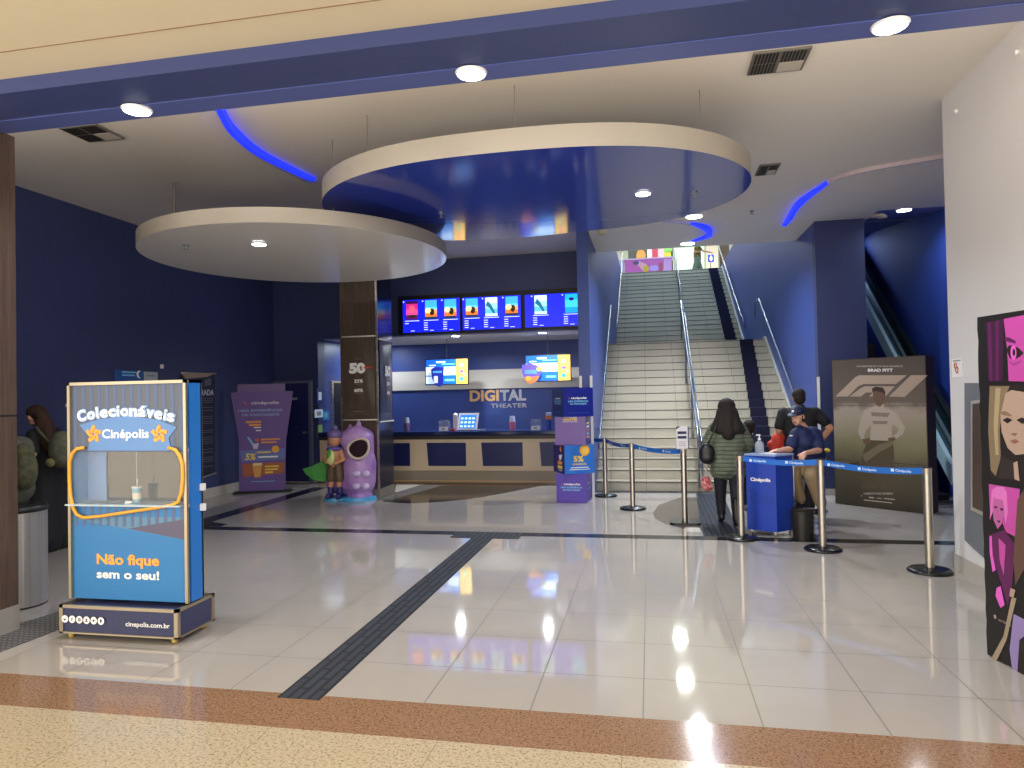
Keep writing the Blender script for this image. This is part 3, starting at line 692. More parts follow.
mb = MB(); mb.pxpoly(F, [(522, 365), (530, 363), (538, 366), (542, 371), (540, 376), (524, 377), (522, 372)], 0, .01, mat('violet card', '5c48b0', .5)); mb.pxpoly(F, [(524, 377), (540, 376), (537, 381), (531, 384), (526, 382)], .001, .01, mat('orange brown card', 'b06a3c', .5)); mb.disc(F, *F.px(539, 369), .05, .05, .0115, .001, mat('card coin', 'a8b838', .5)); mb.pxrect(F, 525, 370, 537, 374, .0115, .001, mat('card blue', '5080d0', .5)); mb.disc(F, *F.px(528.5, 378.5), .06, .05, .0125, .001, mat('card orange', 'd89038', .5))
solo('hanging_card', mb, 'violet and orange promotional card hanging before the price screen nearer the stairs', 'card')

# DIGITAL THEATER sign
F = VF(0, 15.5); gold = mat('letters with painted warm reflection', 'f4c48c', .3, .5); silv = mat('letters with painted cool reflection', 'b8bccc', .3, .6)  # warm and cool tints paint a reflection across one chrome sign
t = thing('wall_sign', 'mirrored metal DIGITAL THEATER letters on the navy wall behind the counter', 'sign', F.pt(-3.4, 1.5, 0))
(a0, b0), (a1, b1) = F.px(470, 401), F.px(526, 390)
(c0, e0), (c1, e1) = F.px(491, 407), F.px(527, 402.5)
for dd, mm in ((.02, silv),):
    mb = MB(); mb.text(F, 'DIGI', a0, b0, .25, gold, .02, bold=.035, w=(a1-a0)*.52); mb.text(F, 'TAL', a0+(a1-a0)*.54, b0, .25, silv, .02, bold=.035, w=(a1-a0)*.46)
    part('large_letters', mb, t)
    mb = MB(); mb.text(F, 'THEATER', c0, e0-.02, .10, silv, .02, bold=.02, w=c1-c0, sp=1.1); part('small_letters', mb, t)
for o in t.children:
    s = o.modifiers.new('solid', 'SOLIDIFY'); s.thickness = .018

# counter-top things
FZ = 1.02
def onctr(px, y=13.3): return AY(px, 430, y).x
x = onctr(467); t = thing('order_tablet', 'tilted tablet display with a blue app screen on the counter', 'tablet', (x, 13.35, FZ))
F = Frame((x-.2, 13.32, FZ+.022), (1, -.1, 0), (.08, .25, 1))
mb = MB(); mb.slab(F, -.01, -.01, .41, .33, -.015, .015, mat('white bezel', 'd8d8e0', .4)); part('body', mb, t)
mb = MB(); mb.slab(F, .03, .02, .37, .29, .0005, .001, mat('tablet lit', '2a78d8', .3, emit=.8))
for i in range(4):
    for j in range(3): mb.slab(F, .05+i*.08, .04+j*.08, .1+i*.08, .08+j*.08, .0017, .001, mat('tablet icon', ('c8e4ff', 'e08ab0', '80d0e0')[(i+j) % 3], .4, emit=.8))
part('display', mb, t)
mb = MB(); mb.slab(F, .15, -.01, .25, .2, -.08, .06, black); part('stand', mb, t)
mb = MB(); mb.box(x-.30, x-.22, 13.36, 13.44, FZ, FZ+.3, mat('white reader', 'd8d4e4', .4)); mb.ball((x-.26, 13.4, FZ+.3), .045, mat('white reader', 'd8d4e4', .4)); part('scanner', mb, t)
def acrylic(px, label):
    x = onctr(px); t = thing('acrylic_box', label, 'box', (x, 13.35, FZ), 'acrylic boxes on the counter')
    mb = MB(); g = mat('clear acrylic', 'a8b8d0', .1, alpha=.35); mb.box(x-.1, x+.1, 13.27, 13.43, FZ, FZ+.2, g); part('case', mb, t)
    mb = MB(); mb.box(x-.09, x+.09, 13.255, 13.265, FZ, FZ+.075, white); mb.text(VF(0, 13.255), 'R$', x, FZ+.02, .035, black, .001, align='CENTER', bold=.03); part('price_card', mb, t)
acrylic(444, 'clear acrylic box on the counter beside the tablet'); acrylic(536, 'clear acrylic box on the counter near the stacked promotional boxes')
def popcup(px, label, c1, c2):
    x = onctr(px); t = thing('souvenir_cup', label, 'cup', (x, 13.35, FZ), 'cups on the counter')
    mb = MB(); mb.cyl(x, 13.35, FZ, FZ+.16, .05, mat('cup '+c1, c1, .4), .065); part('cup', mb, t)
    mb = MB(); mb.cyl(x, 13.35, FZ+.161, FZ+.27, .06, mat('cup '+c2, c2, .4), .045); part('topper', mb, t)
popcup(406, 'small grey and pink souvenir cup on the counter beside the column', '6a5078', '8890a8'); popcup(512, 'pale and pink souvenir cup on the counter near its middle', 'c06888', 'a8b0d0')
x = onctr(549); mb = MB(); mb.cyl(x, 13.3, FZ, FZ+.2, .04, mat('blue jar', '2a48a0', .4)); mb.box(x-.06, x+.06, 13.24, 13.36, FZ+.2, FZ+.27, mat('orange box', 'd0763c', .5)); mb.box(x-.05, x+.05, 13.25, 13.35, FZ+.271, FZ+.33, mat('pale lilac box', 'b8c0e8', .5))
solo('snack_tub', mb, 'small orange and lilac snack tub against the stacked promotional boxes', 'tub')
x = onctr(452.5); mb = MB(); mb.box(x-.04, x+.06, 13.2, 13.28, FZ, FZ+.04, mat('red pad', 'a83040', .5)); solo('card_reader', mb, 'small red pad lying on the counter before the tablet', 'card reader')
x = onctr(482); mb = MB(); mb.box(x-.09, x+.08, 13.2, 13.3, FZ, FZ+.022, mat('grey pad', '8090a8', .4)); solo('payment_pad', mb, 'flat grey pad lying on the counter right of the tablet'.replace('right of', 'after'), 'card reader')

# niche wall fixtures
FN = Frame((-6.65, 0, 0), (0, 1, 0))
def plate(x0, y0, x1, y1, mt, lab, name, cat, d=.02, grp=None, inner=None):
    mb = MB(); mb.pxrect(FN, x0, y0, x1, y1, .001, d, mt)
    if inner: mb.pxrect(FN, x0+(x1-x0)*.25, y0+(y1-y0)*.25, x1-(x1-x0)*.25, y1-(y1-y0)*.25, d+.001, .003, inner)
    return solo(name, mb, lab, cat, grp)
pw = mat('pale switch plate', 'c8dce8', .4); pb = mat('navy plate', '10286a', .4)
plate(316, 388, 322, 404, pb, 'tall switch panel on the bright blue niche wall, topmost of the fittings', 'switch_panel', 'switch', inner=pw)
plate(314, 409.5, 322, 417.5, pw, 'white square notice on the bright blue niche wall', 'wall_notice', 'notice', inner=mat('dim print', '8a7a70', .6))
plate(322, 411, 328, 420, mat('blue label', '3a78c0', .4), 'small blue notice beside the white one on the bright blue wall', 'wall_notice', 'notice', inner=mat('label green', '6ab0a0', .5))
plate(317.5, 425, 321.5, 437, mat('green plate', '7a9a58', .5), 'small green fitting on the bright blue wall, lowest of the fittings', 'wall_fitting', 'fitting')
mb = MB(); mb.pxrect(FN, 331, 381, 345, 445, .001, .03, steel); struct('door_2', mb)
mb = MB(); mb.pxrect(FN, 333, 383, 347, 445, .031, .004, mat('dark doorway', '0a0a18', .6)); struct('trim_8', mb)

# blue door on the left back wall
FB = VF(0, 13.1)
d1 = bpy.data.objects.new('door_1', None); d1.location = (-7.1, 13.1, 0); COL.objects.link(d1); d1['kind'] = 'structure'
mb = MB(); (a0, _), (a1, b1) = FB.px(274, 383), FB.px(309, 383); mb.slab(FB, a0, .02, a1, b1, .001, .03, mat('dark blue door', '1a2258', .45)); part('leaf', mb, d1)
mb = MB(); fr = mat('grey door frame', '70748c', .4, .5); mb.slab(FB, a1, .0, a1+.06, b1+.05, .001, .045, fr); mb.slab(FB, a0-.06, b1, a1, b1+.05, .001, .045, fr); mb.slab(FB, a0-.06, 0, a0, b1, .001, .045, fr); part('frame', mb, d1)
mb = MB(); mb.slab(FB, a1-.12, 1.0, a1-.04, 1.04, .032, .05, chrome); part('handle', mb, d1)
mb = MB(); mb.pxrect(FB, 291, 397.5, 298, 400, .032, .004, mat('door plate', '9098b0', .4)); part('door_sign', mb, d1)
mb = MB(); mb.slab(FB, FB.px(311, 400)[0]-.02, 0, FB.px(311, 400)[0]+.05, b1+.05, .001, .03, mat('pale metal strip', '8a90a8', .3, .6)); struct('trim_9', mb)
# ================================================================== collectibles display stand
YS = 4.415; FS = VF(0, YS); SX0, SX1, SYB = -4.25, -3.258, 4.58
t = thing('display_stand', 'tall blue promotional display case on wheels reading Colecionáveis with a cup in its window', 'display stand', (-3.76, 4.5, 0))
stripeA = mat('grey panel', '5e6474', .45); stripeB = mat('blue grey stripe', '566a90', .45); sky = mat('sky blue panel', '347cba', .4); lblue = mat('light blue plate', '5f8cc8', .4)
yel = mat('yellow outline', 'e8a83c', .4); navyb = mat('stand base navy', '34385a', .4); sideb = mat('stand side blue', '1f6cc0', .4)
zt, zw1, zw0, zb = 1.862, 1.345, .965, .265
mb = MB(); mb.box(SX0+.01, SX1-.01, YS, YS+.012, zw1, zt, stripeA); mb.box(SX0+.01, SX1-.01, YS, YS+.012, zb, zw0, sky)
mb.box(SX0+.01, SX0+.03, YS, SYB, zw0, zw1, sky); mb.box(SX0+.01, SX1-.01, SYB-.012, SYB, zb, zt, sideb)
mb.box(SX0+.01, SX1-.01, YS+.012, SYB-.012, zw1, zw1+.02, white); mb.box(SX0+.01, SX1-.01, YS+.012, SYB-.012, zw0-.02, zw0, white)
part('case', mb, t)
mb = MB(); mb.box(SX1-.012, SX1, YS+.02, SYB-.004, zb, zt, sideb); part('side_panel', mb, t)
mb = MB(); mb.box(SX0+.03, SX0+.19, SYB-.03, SYB-.0125, zw0, zw1, mat('inner pale blue', '7f9fd0', .4)); mb.box(SX1-.14, SX1-.013, SYB-.03, SYB-.0125, zw0, zw1, mat('inner pale blue', '7f9fd0', .4)); part('inner_panel', mb, t)
mb = MB(); mb.box(SX0+.19, SX1-.14, SYB-.02, SYB-.0125, zw0, zw1, mat('mirror', '4c4234', .12, 1)); part('mirror', mb, t)
mb = MB(); mb.box(SX0+.0, SX1-.04, YS-.05, SYB-.03, zw0-.012, zw0, mat('glass shelf', 'c8dce0', .1, alpha=.7)); part('shelf', mb, t)
mb = MB(); mb.box(SX0+.02, SX1-.02, YS-.006, YS-.002, zw0, zw1, mat('clear window', 'c0ccd8', .02, alpha=.12)); part('window_pane', mb, t)
mb = MB()
for x in (SX0, SX1-.022): mb.box(x, x+.022, YS-.022, YS, zb, zt, alum)
mb.box(SX0, SX1, YS-.022, YS, zt-.022, zt, alum); mb.box(SX1-.022, SX1, SYB-.02, SYB, zb, zt, alum); mb.box(SX0, SX0+.022, SYB-.02, SYB, zb, zt, alum); mb.box(SX1-.022, SX1, YS, SYB, zt-.022, zt, alum); mb.box(SX0, SX0+.022, YS, SYB, zt-.022, zt, alum)
part('frame', mb, t)
for z in (zw0+.01, .55, 1.5):
    pass
# printed graphics
mb = MB(); x = SX0+.04
while x < SX1-.06:
    mb.slab(FS, x, zw1+.0, x+.028, zt-.02, .001, .0006, stripeB); x += .068
part('stripes', mb, t)
mb = MB(); x = SX0+.04
while x < SX1-.06: mb.slab(FS, x, .80, x+.028, zw0-.012, .0011, .0006, stripeB); x += .068
part('lower_stripes', mb, t)
mb = MB()
mb.pxpoly(FS, [(73, 517), (186, 517), (186, 540), (128, 529), (73, 519)], .0004, .0005, mat('teal grey stripe field', '5d88a8', .45))
mb.pxpoly(FS, [(128, 528.5), (186, 519), (186, 540)], .0018, .0006, mat('dim violet grey', '5c5a74', .45))
part('lower_artwork', mb, t)
mb = MB(); mb.pxpoly(FS, [(80, 425), (91, 438), (88, 450.5), (172, 450.5), (169, 438), (177, 427), (160, 420), (130, 416), (100, 419)], .002, .004, lblue); part('name_plate', mb, t)
# arched headline
mb = MB(); word = 'Colecionáveis'; px0, px1 = 79, 174.5; n = len(word)
wd = [1.05, .95, .48, .95, .85, .48, .95, .95, .95, .88, .95, .48, .8]; tot = sum(wd); acc = 0
for ch, w_ in zip(word, wd):
    u = (acc+w_/2)/tot; acc += w_; xx = px0+(px1-px0)*u; s = (u-.5)*2
    yy = 416.5+6.0*s*s-1.0; ang = -s*.26
    a, b = FS.px(xx, yy); Fl = Frame(FS.pt(a, b), FS.u*math.cos(ang)+FS.v*math.sin(ang), FS.v*math.cos(ang)-FS.u*math.sin(ang))
    if w_ < .6: mb.text(Fl, ch, 0, 0, .078, mat('lit white letters', 'fff6e6', .4, emit=.35), .012, align='CENTER', bold=.022)
    else: mb.text(Fl, ch, 0, 0, .078, mat('lit white letters', 'fff6e6', .4, emit=.35), .012, align='CENTER', bold=.022, w=.068*w_)
    if w_ < .6: gl = .03
    else: gl = .052
    mb.text(Fl, ch, 0, -.0, .078, mat('painted letter glow', '9fc0ee', .5), .006, align='CENTER', bold=.09, **({} if w_ < .6 else dict(w=.068*w_+.018)))  # bolder pale letter copies paint the glow around the headline
part('headline_letters', mb, t)
mb = MB(); (a0, b0), (a1, _) = FS.px(103, 438), FS.px(149.5, 438); mb.text(FS, 'Cinépolis', a0, b0, .066, mat('lit white letters', 'fff6e6', .4, emit=.35), .008, bold=.014, w=a1-a0)
part('brand_letters', mb, t)
def star(mb, F, cx, cy, R, mt, d):
    """five rounded strokes round a hollow centre, like pinwheel bars"""
    for k in range(5):
        a = math.pi/2+k*1.2566+.25; px, py = cx+R*.55*math.cos(a), cy+R*.55*math.sin(a); u = Vector((math.cos(a-.75), math.sin(a-.75))); v = Vector((-u.y, u.x)); L, W = R*.52, R*.22
        mb.poly(F, [(px+u.x*L*i+v.x*W*j, py+u.y*L*i+v.y*W*j) for i, j in ((-1, -.7), (-.8, -1), (.8, -1), (1, -.7), (1, .7), (.8, 1), (-.8, 1), (-1, .7))], d, .004, mt)
for xx in (94.5, 160): mb = MB(); star(mb, FS, *FS.px(xx, 434), .064, mat('orange star bars', 'f5a93c', .4), .0065); part('star_logo', mb, t)
# yellow tube outline
pts = [(87, 447.5), (80, 448.5), (75.5, 453), (72.5, 462), (72.5, 480), (73.5, 495), (76.5, 508), (80, 514), (87, 517), (105, 515.3), (130, 511.5), (160, 507), (175, 504.5), (181, 501), (184, 492), (185.3, 478), (185, 464), (182, 455), (178, 449.5), (171, 447.5)]
P3 = [FS.pt(*FS.px(*p), .028) for p in pts]
mb = MB(); mb.tube(P3, .0125, yel, 8); part('outline_tube', mb, t)
mb = MB(); (a0, b0), (a1, _) = FS.px(97, 563.5), FS.px(159.5, 563.5); mb.text(FS, 'Não fique', a0, b0, .075, mat('orange lettering', 'f8a83a', .45, emit=.1), .002, bold=.03, w=a1-a0)
(a0, b0), (a1, _) = FS.px(97, 577.5), FS.px(159.5, 577.5); mb.text(FS, 'sem o seu!', a0, b0, .062, print_w, .002, bold=.03, w=a1-a0); part('slogan_letters', mb, t)
# wheeled base
BY0, BY1, BX0, BX1 = 4.295, 4.715, -4.238, -3.268
mb = MB(); mb.box(BX0+.01, BX1-.01, BY0+.01, BY1-.01, .05, .235, navyb); part('base', mb, t)
mb = MB()
for x in (BX0, BX1-.03):
    for y in (BY0, BY1-.03): mb.box(x, x+.03, y, y+.03, .045, .25, alum)
for z in (.045, .228):
    h = .022 if z > .1 else .012
    for y in (BY0, BY1-.022): mb.box(BX0, BX1, y, y+.022, z, z+h, alum)
    for x in (BX0, BX1-.022): mb.box(x, x+.022, BY0, BY1, z, z+h, alum)
part('base_frame', mb, t)
for x in (BX0+.06, BX1-.06):
    for y in (BY0+.05, BY1-.05):
        mb = MB(); mb.tube([(x-.015, y, .0205), (x+.015, y, .0205)], .02, mat('yellow caster', 'b8a050', .5), 14); mb.box(x-.02, x+.02, y-.012, y+.012, .025, .05, steel); part('caster', mb, t)
FBs = VF(0, BY0)
mb = MB()
for i in range(6):
    a, b = FBs.px(65+7.2*i, 618.8+.45*i); mb.disc(FBs, a, b, .027, .027, .0005, .001, print_w); ic = mat('icon navy', '34385a', .4)
    if i == 0: mb.poly(FBs, [(a-.012, b+.004), (a-.002, b-.002), (a+.012, b+.008), (a+.004, b-.012), (a-.008, b-.01)], .0016, .0005, ic)
    elif i == 1: mb.text(FBs, 'f', a, b-.012, .024, ic, .0016, align='CENTER', bold=.04)
    elif i == 2: mb.slab(FBs, a-.011, b-.011, a+.011, b+.011, .0016, .0005, ic); mb.disc(FBs, a, b, .005, .005, .0022, .0004, print_w, 10)
    elif i == 3: mb.disc(FBs, a, b+.003, .008, .008, .0016, .0005, ic, 10); mb.slab(FBs, a-.011, b-.012, a+.011, b-.006, .0016, .0005, ic)
    elif i == 4: mb.poly(FBs, [(a-.008, b-.012), (a+.012, b), (a-.008, b+.012)], .0016, .0005, ic)
    else: mb.disc(FBs, a, b+.003, .009, .011, .0016, .0005, ic, 10); mb.slab(FBs, a-.004, b-.013, a+.004, b-.006, .0016, .0005, ic)
part('social_icons', mb, t)
mb = MB(); (a0, b0), (a1, _) = FBs.px(127, 625.2), FBs.px(171, 627); mb.text(FBs, 'cinepolis.com.br', a0, b0-.002, .034, print_w, .012, bold=.012, w=a1-a0); part('web_address', mb, t)
for yy in (487, 507): mb = MB(); a = AX(203.5, yy, SX1+.001); mb.box(SX1, SX1+.03, SYB-.04, SYB-.01, a.z-.02, a.z+.03, white); part('hinge', mb, t)
# cup with straw in the window
cxp = FS.px(131, 500)[0]; cy = YS+.06
t = thing('paper_cup', 'small printed paper cup with a straw inside the display window', 'cup', (cxp, cy, zw0))
mb = MB(); mb.cyl(cxp, cy, zw0+.001, zw0+.11, .026, mat('cup teal', '7fb6c8', .5), .032); mb.cyl(cxp, cy, zw0+.03, zw0+.075, .0295, mat('cup cream', 'efe2c8', .5), .0312); part('cup', mb, t)
mb = MB(); mb.cyl(cxp, cy, zw0+.11, zw0+.122, .036, white); part('lid', mb, t)
mb = MB(); mb.tube([(cxp, cy, zw0+.12), (cxp+.008, cy, zw0+.175)], .004, white, 8); mb.tube([(cxp, cy, zw0+.12), (cxp-.002, cy, zw1-.003)], .0015, white, 6); part('straw', mb, t)
mb = MB(); mb.box(cxp-.055, cxp-.005, YS+.005, YS+.022, zw0+.0005, zw0+.02, white); solo('price_card', mb, 'tiny white card standing before the paper cup in the display window', 'card')

# ================================================================== stacked promotional boxes (totem)
def rot2(cx, cy, s, a): return [(cx+(dx*math.cos(a)-dy*math.sin(a))*s/2, cy+(dx*math.sin(a)+dy*math.cos(a))*s/2) for dx, dy in ((-1, -1), (1, -1), (1, 1), (-1, 1))]
violet = mat('violet card', '5a4aa0', .35); navycard = mat('royal navy card', '122088', .35); dkviolet = mat('deep violet card', '241a72', .35); skycard = mat('sky blue card', '3274d0', .35); mauve = mat('mauve card', '7a62a8', .4)
TC = (-1.215, 11.03)
cy_ = mat('cyan print', '7cc4f0', .5); or_ = mat('orange print', 'f2a040', .5); ye_ = mat('yellow print', 'f0d050', .5); pk_ = mat('red print', 'd86050', .5)
def clubtext(mb, F, w, z, k=1):
    mb.text(F, 'fã', w*.5-.14*k, z, .022*k, pk_, align='RIGHT', bold=.02); mb.text(F, 'cinépolis', w*.5-.12*k, z, .03*k, print_w, bold=.03, w=.26*k)
    mb.text(F, 'UMA EXPERIÊNCIA', w*.5, z-.05*k, .026*k, cy_, align='CENTER', bold=.03, w=.34*k); mb.text(F, 'DE VANTAGENS', w*.5, z-.09*k, .026*k, cy_, align='CENTER', bold=.03, w=.27*k)
def tbox(z0, z1, s, a, m1, m2, label):
    c = rot2(*TC, s, a); t = thing('promotional_box', label, 'box', (TC[0], TC[1], z0), 'stacked promotional boxes')
    mb = MB(); vs = [(x, y, z) for z in (z0+.001, z1) for x, y in c]
    mb.add(vs, [(0, 1, 5, 4), (2, 3, 7, 6)], m1); mb.add(vs, [(1, 2, 6, 5), (3, 0, 4, 7), (3, 2, 1, 0), (4, 5, 6, 7)], m2)
    part('carton', mb, t)
    F = Frame((c[0][0], c[0][1], z0), (math.cos(a), math.sin(a), 0)); Fl = Frame((c[3][0], c[3][1], z0), (math.sin(a), -math.cos(a), 0)); Fr = Frame((c[1][0], c[1][1], z0), (-math.sin(a), math.cos(a), 0))
    return t, F, Fl, Fr
a1, a2 = math.radians(-4), math.radians(28)
t, F, Fl, Fr = tbox(0, .456, .48, a1, violet, mat('violet side', '4e3c96', .35), 'violet promotional box standing on the floor, lowest of its stack')
mb = MB(); clubtext(mb, F, .48, .28); mb.slab(F, .05, .06, .43, .064, .001, .0006, mauve); mb.text(Fr, 'cinépolis', .1, .28, .03, print_w, bold=.02); mb.slab(Fr, .1, .2, .38, .21, .001, .0006, cy_); part('print', mb, t)
t, F, Fl, Fr = tbox(.456, .905, .50, a2, skycard, dkviolet, 'sky blue promotional box with a gold coin and 5%, second from the floor')
mb = MB(); mb.disc(F, .34, .36, .085, .085, .001, .002, mat('gold coin', 'f0b030', .4)); mb.disc(F, .34, .36, .055, .055, .0032, .001, mat('pale gold', 'f6cc60', .4)); mb.text(F, '5%', .15, .19, .09, ye_, bold=.04, w=.17)
mb.text(F, 'CASHBACK', .25, .135, .03, ye_, align='CENTER', bold=.03, w=.24); mb.slab(F, .1, .09, .4, .102, .001, .0006, print_w); mb.slab(F, .08, .06, .42, .07, .001, .0006, print_w)
mb.poly(Fl, [(.3, .38), (.34, .44), (.38, .36), (.34, .33)], .001, .0006, or_); mb.poly(Fl, [(.25, .28), (.4, .3), (.36, .22), (.28, .2)], .001, .0006, print_w); mb.slab(Fl, .2, .14, .4, .19, .001, .0006, or_); mb.slab(Fl, .2, .07, .4, .12, .001, .0006, ye_); mb.slab(Fl, .22, .04, .38, .05, .001, .0006, print_w); part('print', mb, t)
t, F, Fl, Fr = tbox(.905, 1.345, .48, a1, mauve, mat('dark violet side', '3a2c78', .35), 'mauve promotional box with small yellow heading, third from the floor')
mb = MB(); mb.text(F, 'GRÁTIS', .24, .385, .035, ye_, align='CENTER', bold=.04, w=.22); mb.slab(F, .12, .36, .36, .366, .001, .0006, print_w); mb.slab(F, .13, .43, .35, .438, .001, .0006, print_w)
for k in range(5): mb.slab(Fr, .12, .1+.055*k, .34, .125+.055*k, .001, .0006, (or_, cy_, pk_, print_w, ye_)[k])
part('print', mb, t)
t, F, Fl, Fr = tbox(1.345, 1.80, .50, a2, navycard, mat('deep navy card', '0e1a68', .35), 'royal blue promotional box, topmost of the tall stack')
mb = MB(); clubtext(mb, F, .50, .28); mb.slab(F, .06, .06, .44, .064, .001, .0006, skycard); clubtext(mb, Fl, .50, .28, .9); mb.slab(Fl, .08, .07, .42, .074, .001, .0006, skycard); part('print', mb, t)

# ================================================================== lilac shaped standee by the left wall
A = AZ(237, 494); A = AY(237, 494, 11.45); B_ = AY(288, 490, 11.8)
F = Frame((A.x, 11.45, 0), (B_.x-A.x, .35, 0))
lil = mat('lilac card', '6a5298', .45)
t = thing('cardboard_standee', 'violet shaped cardboard standee listing club benefits near the blue door', 'standee', (F.pt(.4, 0).x, F.pt(.4, 0).y, 0))
def FP(x, y):
    a, b = F.px(x, y); return (a, max(b, .03))
pl = [(239, 500), (239, 440), (230.5, 393), (237.5, 392), (237.5, 384.5), (285, 383.5), (285, 391), (293, 391), (286, 440), (285.5, 500)]
mb = MB(); mb.poly(F, [FP(*p) for p in pl], -.012, .012, lil); part('board', mb, t)
mb = MB(); mb.pxpoly(F, [(237.5, 392), (237.5, 384.5), (285, 383.5), (285, 391)], .0005, .003, mat('dusky mauve', '735a90', .45)); part('header', mb, t)
mb = MB(); (a0, b0), (a1, b1) = F.px(244, 404.5), F.px(279, 401)
mb.text(F, 'fã', a0, b0, .05, pk_, .001, bold=.02); mb.text(F, 'cinépolis', a0+.12, b0, .055, mat('dim white print', 'c8c0e0', .5), .001, bold=.03, w=a1-a0-.12)
(a0, b0), (a1, _) = F.px(238, 411.5), F.px(283, 411); mb.text(F, 'UMA EXPERIÊNCIA', a0, b0-.01, .045, mat('dim cyan print', '8ca4d8', .5), .001, bold=.03, w=a1-a0)
(a0, b0), (a1, _) = F.px(242, 415.5), F.px(279.5, 415); mb.text(F, 'DE VANTAGENS', a0, b0-.015, .045, mat('dim cyan print', '8ca4d8', .5), .001, bold=.03, w=a1-a0)
part('heading', mb, t)
mb = MB()
mb.pxpoly(F, [(240, 451), (285, 448), (284.5, 459), (242, 462)], .001, .001, mat('periwinkle band', '6474b8', .45)); mb.pxpoly(F, [(242, 464), (284.5, 462), (284, 473), (243.5, 477)], .001, .001, mat('rust band', 'a85e3e', .45))
mb.disc(F, *F.px(275.5, 449), .065, .065, .0025, .001, mat('gold coin', 'f0b030', .4)); (a0, b0) = F.px(245, 460); mb.text(F, '5%', a0, b0, .12, ye_, .0022, bold=.03, w=.2, shear=.2)
for (x0, y0, x1, y1, c) in ((246, 421, 261, 423, or_), (249, 424, 261, 426, or_), (254, 427, 261, 428, print_w), (256, 430, 261, 431, print_w), (261, 438.5, 280, 440, or_), (261, 441.5, 277, 443, or_), (257, 451.5, 271, 453, ye_), (258, 456, 278, 457.5, print_w), (265, 465.5, 279, 467, ye_), (265, 468.5, 278, 470, ye_), (265, 471.5, 273, 473, ye_), (251, 481, 275, 481.6, cy_)): mb.pxrect(F, x0, y0, x1, y1, .0022, .0006, c)
mb.pxpoly(F, [(252.5, 465), (262, 464.5), (260.5, 477), (254.5, 477.5)], .0022, .001, mat('beer gold', 'd8a050', .45)); mb.pxrect(F, 253, 463, 262, 465.5, .0035, .001, mat('pale foam', 'e8d8a8', .5))
mb.pxpoly(F, [(252, 444), (259, 443), (257.5, 449), (253.5, 449)], .0022, .001, mat('dim white print', 'c8c0e0', .5)); mb.disc(F, *F.px(257, 440), .035, .035, .0022, .001, pk_); mb.pxpoly(F, [(247, 437), (249, 437), (254, 444), (252, 445)], .0022, .001, cy_)
part('benefit_artwork', mb, t)
mb = MB(); a0, a1 = F.px(231, 492)[0], F.px(293, 489)[0]; mb.slab(F, a0+.05, .001, a1-.02, .025, -.16, .3, rubber); part('base', mb, t)

# ================================================================== lilac display sculpture beside the column (kept generic)
t = thing('display_sculpture', 'lilac rounded promotional sculpture with a dark hollow and small plain figure before the column', 'sculpture', (-5.2, 10.9, 0))
lilac = mat('lilac sculpture paint', 'a884c4', .3, fn=lambda t, b, c: (lambda ps: t.links.new(mixc(t, rng(t, noise(t, ps[0], 2.2, 2), .4, .6), lin('9a72bc'), lin('b490c8')), b.inputs['Base Color']))(objxyz(t)))
SY = 10.93
def Wp(x, y, Y=10.93): return AY(x, y, Y)
S0 = Vector(t.location)
def loc(p): return tuple(Vector(p)-S0)
b0 = Wp(360, 497); sx = b0.x
body = blob('body', [('c', loc((sx, 10.93, .30)), .27, loc((sx, 10.93, .62)), .285), ('c', loc((sx-.01, 10.93, .74)), .26, loc((sx+.0, 10.93, .98)), .25), ('e', loc((sx+.08, 10.93, 1.03)), (.17, .2, .17)), ('c', loc((sx-.05, 10.95, .28)), .26, loc((sx-.45, 11.02, .28)), .2), ('e', loc((sx-.14, 10.9, 1.16)), (.05, .05, .12)), ('e', loc((sx+.01, 10.9, 1.24)), (.05, .05, .1)), ('c', loc((sx, 10.93, .12)), .2, loc((sx, 10.93, .05)), .22), ('e', loc((sx-.02, 10.84, 1.0)), (.27, .22, .24))], lilac, t, .02, 6)
cav = mat('dark hollow', '2a1420', .4); rimc = mat('cream rim', 'd8c4b8', .35)
c = Wp(358.5, 447, 10.62); Fm = Frame((c.x, 10.62, c.z), (math.cos(.35), 0, math.sin(.35)), (-math.sin(.35), .1, math.cos(.35)))
el = [(.19*math.cos(a), .17*math.sin(a)*(1.12 if math.sin(a) < 0 else .75)) for a in [6.2832*i/24 for i in range(24)]]
mb = MB(); mb.poly(Fm, el, -.05, .055, cav); part('hollow', mb, t)
mb = MB(); mb.tube([Fm.pt(a, b_, .01) for a, b_ in el], .022, rimc, 8, closed=True); part('hollow_rim', mb, t)
for xx, yy in ((356.5, 474), (366, 474), (356.5, 486.5), (365.5, 486.5)):
    q = Wp(xx, yy, 10.68); mb = MB(); mb.ball(q, (.07, .05, .055), mat('pale lilac bump', 'c8b8e4', .3)); part('round_bump', mb, t)
mb = MB(); mb.cyl(sx-.02, 10.93, .001, .06, .30, mat('base with painted cyan glow', '4a9cd0', .3), .28, n=36); mb.cyl(sx-.38, 10.85, .001, .05, .22, mat('base with painted cyan glow', '4a9cd0', .3), .2, n=36); part('base', mb, t)  # cyan colour carries the glow of the blue base
